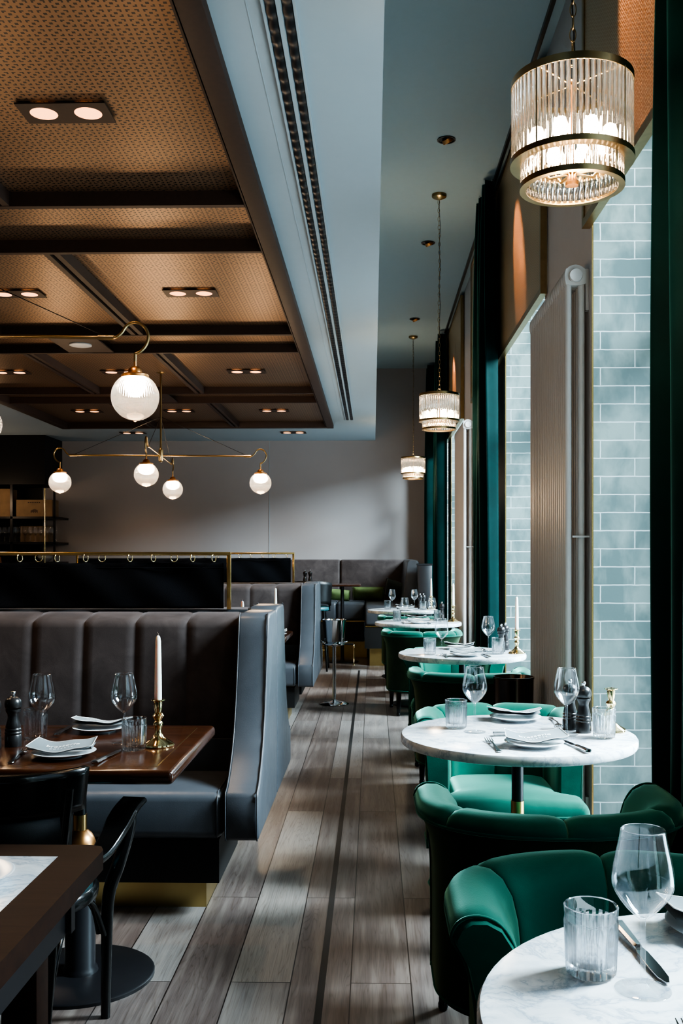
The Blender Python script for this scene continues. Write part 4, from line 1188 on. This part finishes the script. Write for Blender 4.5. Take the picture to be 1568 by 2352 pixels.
def candlestick():
    t = empty('brass_candlestick'); t['category'] = 'candlestick'
    bm = bm_new(); pr = [(.048, 0), (.050, .003), (.049, .008), (.042, .013), (.030, .020), (.017, .030), (.0125, .040)]
    rp = lambda i, k: .05*abs(math.cos(k*PI/6))-.03 if i < 4 else 0
    lathe(bm, [(0, 0)]+pr+[(0, .040)], 48, ripple=lambda i, k: (.06*abs(math.cos(k*8*PI/48))-.03) if 1 <= i <= 4 else 0); mesh_ob('base', bm, 'polished_brass', t, 40)
    bm = bm_new(); lathe(bm, [(0, .038), (.0115, .039), (.010, .05), (.013, .062), (.0155, .070), (.013, .076), (.009, .080), (.014, .088), (.0185, .096), (.014, .102), (.0095, .106), (.012, .116), (.0135, .128), (.0135, .140), (.022, .144), (.0225, .147), (.012, .148), (.0105, .140), (0, .140)], 28); mesh_ob('stem', bm, 'polished_brass', t, 50)
    return t
def candle():
    t = empty('taper_candle'); t['category'] = 'candle'
    bm = bm_new(); lathe(bm, [(0, 0), (.0105, 0), (.0115, .01), (.0105, .10), (.0085, .19), (.0065, .203), (.003, .208), (0, .209)], 20); mesh_ob('wax', bm, 'wax', t, 60)
    bm = bm_new(); tube(bm, [(0, 0, .206), (.0005, 0, .213), (-.003, 0, .219)], .0011, 6); mesh_ob('wick', bm, 'wick', t, 60); return t
WG, TB, PL, NK, FK, KN, ML, CS, CD = wine_glass(), tumbler(), side_plate(), napkin(), fork(), knife(), mill(), candlestick(), candle()
ZT = .7502
GR = {'wg': 'wine glasses on the laid tables', 'tb': 'cut glass water tumblers', 'pl': 'white side plates', 'nk': 'folded lettered napkins', 'fk': 'table forks', 'kn': 'table knives', 'ml': 'black pepper mills', 'cs': 'brass candlesticks', 'cd': 'white taper candles'}
def put(kind, x, y, label, rz=0, z=None):
    pr = dict(wg=WG, tb=TB, pl=PL, nk=NK, fk=FK, kn=KN, ml=ML, cs=CS, cd=CD)[kind]
    z0 = ZT
    if kind == 'nk': z0 = ZT+.0
    if kind == 'cd': z0 = ZT+.1405
    return place(pr, USED, (x, y, z0 if z is None else z), rz, label, GR[kind])
def plate_nap(x, y, rz, lp, ln):
    put('pl', x, y, lp, 0); put('nk', x, y-.006*math.cos(rz), ln, rz)
# table 1
put('tb', .313, 1.425, 'large cut glass tumbler nearest the camera at lower right')
put('wg', .373, 1.373, 'largest wine glass, nearest the camera at lower right')
plate_nap(.562, 1.583, PI-.1, 'white plate cut by the right frame edge, on the nearest marble table', 'blue grey napkin cut by the right frame edge, lettering upside down')
put('kn', .395, 1.60, 'knife lying behind the nearest wine glass', PI+.08)
put('fk', .397, 1.065, 'fork whose tines just enter the bottom right frame corner', 0)
# table 2
S = 'second marble table'
put('wg', .347, 3.375, 'left wine glass on the second marble table'); put('tb', .290, 3.45, 'cut glass tumbler at left of the second marble table')
put('wg', .650, 3.33, 'right wine glass on the second marble table, in front of the mills'); put('tb', .762, 3.275, 'cut glass tumbler at right of the second marble table, before a candleholder')
put('ml', .716, 3.375, 'front black pepper mill on the second marble table'); put('ml', .682, 3.435, 'rear black mill on the second marble table, seen through the wine glass')
put('cs', .815, 3.40, 'candlestick without a candle on the second marble table')
plate_nap(.509, 3.13, .03, 'near white plate on the second marble table', 'near blue grey napkin on the second marble table, lettering facing us')
plate_nap(.520, 3.62, PI-.03, 'far white plate on the second marble table', 'far blue grey napkin on the second marble table')
put('fk', .386, 3.02, 'fork lying left of the near plate, second marble table', .06); put('kn', .655, 3.01, 'knife lying right of the near plate, second marble table', .20)
put('kn', .400, 3.30, 'knife lying across between both plates, second marble table', -PI/2+.15)
put('fk', .655, 3.66, 'fork right of the far plate beside the black mills', PI)
# table 3
put('tb', .346, 6.02, 'cut glass tumbler at left of the third marble table'); put('wg', .415, 5.97, 'left wine glass on the third marble table')
put('wg', .722, 6.20, 'right wine glass on the third marble table, before the curtain'); put('tb', .765, 6.06, 'cut glass tumbler at right of the third marble table')
put('ml', .805, 6.22, 'black pepper mill on the third marble table, right of the wine glass'); put('ml', .845, 6.33, 'second black mill on the third marble table, mostly hidden')
put('cs', .885, 6.10, 'brass candlestick on the third marble table'); put('cd', .885, 6.10, 'white candle on the third marble table, against the tiles')
plate_nap(.553, 5.93, 0, 'near white plate on the third marble table', 'near napkin on the third marble table')
plate_nap(.560, 6.38, PI, 'far white plate on the third marble table', 'far napkin on the third marble table')
put('fk', .435, 5.81, 'fork left of the near plate, third marble table'); put('kn', .685, 5.81, 'knife right of the near plate, third marble table', .1)
put('fk', .705, 6.42, 'fork beside the far plate, third marble table', PI)
# table 4
put('tb', .222, 9.08, 'cut glass tumbler at left of the fourth marble table'); put('wg', .288, 8.95, 'left wine glass on the fourth marble table')
put('wg', .532, 8.93, 'right wine glass on the fourth marble table'); put('tb', .60, 9.15, 'cut glass tumbler at right of the fourth marble table')
put('ml', .645, 9.25, 'black pepper mill on the fourth marble table'); put('cs', .735, 9.05, 'brass candlestick on the fourth marble table'); put('cd', .735, 9.05, 'white candle on the fourth marble table, beside the far radiator')
plate_nap(.405, 8.80, 0, 'near white plate on the fourth marble table', 'near napkin on the fourth marble table')
plate_nap(.405, 9.25, PI, 'far white plate on the fourth marble table', 'far napkin on the fourth marble table')
put('fk', .27, 8.70, 'fork on the fourth marble table', 0); put('kn', .50, 8.66, 'knife on the fourth marble table', .05)
# table 5
put('tb', .165, 11.07, 'cut glass tumbler at left of the farthest marble table'); put('wg', .218, 11.12, 'left wine glass on the farthest marble table')
put('wg', .468, 11.15, 'right wine glass on the farthest marble table'); put('tb', .558, 11.0, 'cut glass tumbler at right of the farthest marble table')
put('ml', .535, 11.22, 'left black mill of the pair on the farthest marble table'); put('ml', .575, 11.27, 'right black mill of the pair on the farthest marble table')
put('cs', .655, 11.13, 'brass candlestick on the farthest marble table'); put('cd', .655, 11.13, 'white candle on the farthest marble table, against the teal curtain')
plate_nap(.355, 10.86, 0, 'near white plate on the farthest marble table', 'near napkin on the farthest marble table')
plate_nap(.355, 11.30, PI, 'far white plate on the farthest marble table', 'far napkin on the farthest marble table')
# booth table
put('wg', -1.055, 3.135, 'left wine glass on the dark wooden booth table'); put('tb', -1.107, 3.225, 'cut glass tumbler at left on the dark booth table')
put('wg', -.797, 3.155, 'right wine glass on the dark wooden booth table'); put('tb', -.738, 3.045, 'cut glass tumbler at right on the dark booth table, beside the candle')
plate_nap(-.925, 2.945, .02, 'near white plate on the dark wooden booth table', 'near grey napkin lettered on the dark wooden booth table')
plate_nap(-.935, 3.375, PI+.03, 'far white plate on the dark wooden booth table', 'far grey napkin on the dark wooden booth table')
put('cs', -.678, 3.11, 'brass candlestick on the dark booth table, nearest'); put('cd', -.678, 3.11, 'tall white candle on the dark booth table, nearest')
put('ml', -1.135, 3.10, 'black pepper mill at the left edge, right one of two'); put('ml', -1.185, 3.06, 'black pepper mill at the left edge, cut by the frame')
put('fk', -1.045, 2.83, 'fork left of the near plate on the dark booth table', .12); put('kn', -.797, 2.815, 'knife right of the near plate on the dark booth table', -.10)
put('kn', -1.045, 3.245, 'knife lying beside the far plate on the dark booth table', .07)
# hidden booth tables
put('cs', -.76, 7.72, 'candlestick on the table before the second booth'); put('cd', -.76, 7.72, 'candle rising against the second booth back')
put('cs', -.73, 5.52, 'candlestick hidden behind the nearest booth'); put('cd', -.73, 5.52, 'candle tip just above the nearest booth back')
put('wg', -.895, 7.65, 'wine glass rim showing above the nearest booth back')
plate_nap(-.74, 7.42, 0, 'white plate at the corner of the second booth table', 'napkin at the corner of the second booth table')
put('ml', -.855, 12.45, 'left black mill on the high bar table', z=1.0002); put('ml', -.793, 12.50, 'right black mill on the high bar table', z=1.0002)
# plate on the marble inlay table
t = empty('dinner_plate', (-.755, 1.80, .7517), 0, 'cream plate at the left frame edge on the marble inset table', 'plate')
bm = bm_new(); lathe(bm, [(0, 0), (.05, 0), (.09, .014), (.094, .017), (.09, .018), (.05, .006), (0, .005)], 40, cap=False); mesh_ob('dish', bm, 'porcelain', t, 60)

# ------------------------------------------------------------------ bar corner at far left
bm = bm_new(); box(bm, -6.5, -4.52, 13.55, YB, 2.34, ZS)
struct('wall_left.001', bm, 'near_black_plinth')
def shelf_unit():
    t = empty('bar_shelf', (-5.35, 13.95, 0), 0, 'black metal back bar shelf at the far left holding crates and glasses', 'shelf')
    boxes('post', 'black', [(.905, .93, -.28, -.255, 0, 2.34)], t); boxes('post', 'black', [(.30, .335, -.28, -.255, 0, 2.34)], t)
    for z in (1.90, 1.545, 1.27): boxes('shelf_board', 'black', [(-1.1, .93, -.28, .33, z-.03, z)], t)
    boxes('back_panel', 'near_black_plinth', [(-1.1, .55, .335, .345, .9, 2.34)], t)
shelf_unit()
def crate(x0, x1, z0, z1, y, label, mark=False):
    t = empty('wine_crate', ((x0+x1)/2, y, z0), 0, label, 'crate', 'pale wooden wine crates on the back bar')
    w = (x1-x0)/2; h = z1-z0
    boxes('front_board', 'crate_wood', [(-w, w, -.006, .006, .0, h)], t)
    boxes('side_board', 'crate_wood', [(-w, -w+.012, .006, .26, 0, h)], t); boxes('side_board', 'crate_wood', [(w-.012, w, .006, .26, 0, h)], t)
    boxes('base_board', 'crate_wood', [(-w+.012, w-.012, .006, .26, 0, .01)], t)
    if mark:
        bm = bm_new(); 
        for k in range(7): box(bm, -.09+k*.026, -.075+k*.026, -.0075, -.006, h-.045, h-.033)
        for a in range(10): box(bm, -.05+a*.01, -.043+a*.01, -.0075, -.006, .05+.006*(a % 3), .105-.004*abs(a-5))
        mesh_ob('printed_mark', bm, 'brown_frame', t)
crate(-4.98, -4.47, 1.901, 2.135, 13.72, 'wooden wine crate with a dark printed mark on the top shelf', True)
crate(-5.40, -5.07, 1.901, 2.29, 13.74, 'tall pale crate on the top shelf beside the shelf post')
crate(-5.75, -5.41, 1.901, 2.30, 13.74, 'tall pale crate at the left frame edge')
crate(-5.02, -4.62, 1.60+.0, 1.83, 14.0, 'pale crate standing behind the shelved glasses')
bpy.data.objects['wine_crate.003'].location.z = 1.546
gl = empty('goblet'); gl['category'] = 'wine glass'
bm = bm_new(); P = [(0, .0005), (.03, .001), (.006, .006), (.004, .02), (.004, .09), (.02, .105), (.036, .135), (.034, .17), (.028, .21)]; lathe(bm, P, 16, cap=False); mesh_ob('bowl', bm, 'stemware', gl, 180)
for k in range(22):
    x = -5.30+k*.0375+(.06 if k > 9 else 0)
    place(gl, USED, (x, 13.82 if k % 2 else 13.75, 1.546), 0, 'stemmed glass in the close row on the far back bar shelf', 'glasses in a row on the back bar')
t = empty('plate_stack', (-4.62, 13.85, 1.271), 0, 'stack of pale bowls on the lowest visible back bar shelf', 'bowl')
for k in range(4):
    bm = bm_new(); z = k*.022; lathe(bm, [(0, z), (.05, z), (.11, z+.05), (.115, z+.052), (.108, z+.053), (.05, z+.008), (0, z+.008)], 24, cap=False); mesh_ob('bowl', bm, 'porcelain', t, 60)
t = empty('terracotta_jar', (-5.13, 13.3, 1.02), 0, 'brown clay jar at the left frame edge behind the curtain rail', 'jar')
bm = bm_new(); lathe(bm, [(0, 0), (.07, 0), (.10, .08), (.11, .18), (.09, .3), (.05, .38), (.05, .44), (.06, .45), (0, .45)], 24); mesh_ob('body', bm, 'clay', t, 60)
bm = bm_new(); lathe(bm, [(0, .45), (.055, .45), (.05, .47), (.015, .48), (.015, .5), (0, .5)], 20); mesh_ob('lid', bm, 'clay', t, 60)
t = empty('bar_counter', (-5.5, 13.1, 0), 0, 'dark back bar counter behind the booth curtain', 'counter')
boxes('worktop', 'black', [(-.9, 1.1, -.3, .38, .99, 1.02)], t); boxes('cabinet', 'black', [(-.88, 1.08, -.27, .36, 0, .99)], t)
t = empty('brass_pole', (-4.55, 13.62, 0), 0, 'thin brass pole standing before the back bar shelf', 'pole')
t.location = (-4.34, 13.0, 0)
bm = bm_new(); lathe(bm, [(0, .02), (.0085, .02), (.0085, 2.25), (0, 2.25)], 12); mesh_ob('rod', bm, 'polished_brass', t, 60)
bm = bm_new(); lathe(bm, [(0, 0), (.05, 0), (.05, .008), (.014, .014), (.014, .03), (0, .03)], 20); mesh_ob('base', bm, 'polished_brass', t, 60)

# remove unused prototypes' leftovers: none; every prototype was used once

# ------------------------------------------------------------------ light
world = bpy.data.worlds.new('World'); bpy.context.scene.world = world; world.use_nodes = True
nt = world.node_tree; nt.nodes.clear()
o = nt.nodes.new('ShaderNodeOutputWorld'); b = nt.nodes.new('ShaderNodeBackground'); tc_ = nt.nodes.new('ShaderNodeTexCoord')
sp_ = nt.nodes.new('ShaderNodeSeparateXYZ'); rp = nt.nodes.new('ShaderNodeValToRGB')
nt.links.new(tc_.outputs['Generated'], sp_.inputs[0]); nt.links.new(sp_.outputs['Z'], rp.inputs[0])
rp.color_ramp.elements[0].position = 0; rp.color_ramp.elements[0].color = (.16, .18, .17, 1)
rp.color_ramp.elements[1].position = .35; rp.color_ramp.elements[1].color = (.55, .75, .95, 1)
nt.links.new(rp.outputs[0], b.inputs[0]); b.inputs[1].default_value = 1.2; nt.links.new(b.outputs[0], o.inputs[0])

DAY, BOUNCE = 1350, 120
def area(name, loc, rot, sx, sy, e, col, spread=None):
    l = bpy.data.lights.new(name, 'AREA'); l.shape = 'RECTANGLE'; l.size = sx; l.size_y = sy; l.energy = e; l.color = col
    if spread: l.spread = spread
    o = bpy.data.objects.new(name, l); C.objects.link(o); o.location = loc; o.rotation_euler = rot; return o
for (a, b_) in bays:
    yc = (a+b_)/2; first = a < 1; src = Vector((4.6, yc+(.75 if first else -.3), 4.6)); d = Vector((.35, yc-(.2 if first else 0), .7))-src
    l = area('daylight', src, (0, 0, 0), 2.2, 1.8, DAY*(1.25 if first else 1), (.74, .90, 1.0)); l.rotation_euler = d.to_track_quat('-Z', 'X').to_euler()
    src = Vector((3.6, yc+(.5 if first else 0), .2)); d = Vector((.2, yc, 4.0))-src
    l = area('street_bounce', src, (0, 0, 0), 3.4, 1.6, BOUNCE, (.60, .84, 1.0)); l.rotation_euler = d.to_track_quat('-Z', 'X').to_euler()
def spot(loc, target, e, ang, col=(1, .62, .34), blend=.5, size=.03):
    l = bpy.data.lights.new('spot', 'SPOT'); l.energy = e; l.spot_size = R(ang); l.spot_blend = blend; l.color = col; l.shadow_soft_size = size
    o = bpy.data.objects.new('spot', l); C.objects.link(o); o.location = loc
    d = Vector(target)-Vector(loc); o.rotation_euler = d.to_track_quat('-Z', 'Y').to_euler(); return o
for y in (3.7, 6.44, 11.3): spot((.478+.02, y, ZC-.06), (.92, y-.25, 3.25), 110, 30, (1, .45, .22))
for x, y, lb in spots: spot((x, y, zb+.05), (x, y, 0), 30, 75, (1, .68, .42), .7)
for x in (-1.07, -3.24): spot((x, 13.3, ZS-.04), (x, 13.6, 0), 16, 90, (1, .68, .45), .7)

spot((2.6, 12.07, 3.3), (.2, 14.3, 1.45), 260, 13, (.7, .88, 1), .6, .12)  # unseen lamp added outside the last window for the far wall's light shaft
l = bpy.data.lights.new('back_bar_fill', 'POINT'); l.energy = 7; l.color = (1, .72, .48); l.shadow_soft_size = .1  # unseen fill lamp added to brighten the dark back bar shelf
o = bpy.data.objects.new('back_bar_fill', l); C.objects.link(o); o.location = (-5.2, 13.0, 2.1)
# ------------------------------------------------------------------ camera
F, H0, VX, YAW = 2270., 1277., 856., 1.11
cam = bpy.data.cameras.new('camera'); co = bpy.data.objects.new('camera', cam); C.objects.link(co)
co.location = (0, 0, 1.35); co.rotation_euler = (R(90), 0, R(YAW))
cam.sensor_fit = 'AUTO'; cam.sensor_width = 36; cam.lens = F/2352*36
cx = VX-F*math.tan(R(YAW)); cam.shift_x = (784-cx)/2352; cam.shift_y = (H0-1176)/2352
cam.clip_start = .05; cam.clip_end = 200
sc = bpy.context.scene; sc.camera = co
sc.view_settings.view_transform = 'AgX'; sc.view_settings.look = 'AgX - High Contrast'; sc.view_settings.exposure = 0.35
cy = sc.cycles
cy.use_denoising = True; cy.max_bounces = 10; cy.transparent_max_bounces = 24; cy.glossy_bounces = 5; cy.transmission_bounces = 10; cy.diffuse_bounces = 4
cy.caustics_reflective = False; cy.caustics_refractive = False; cy.sample_clamp_indirect = 4; cy.blur_glossy = .5
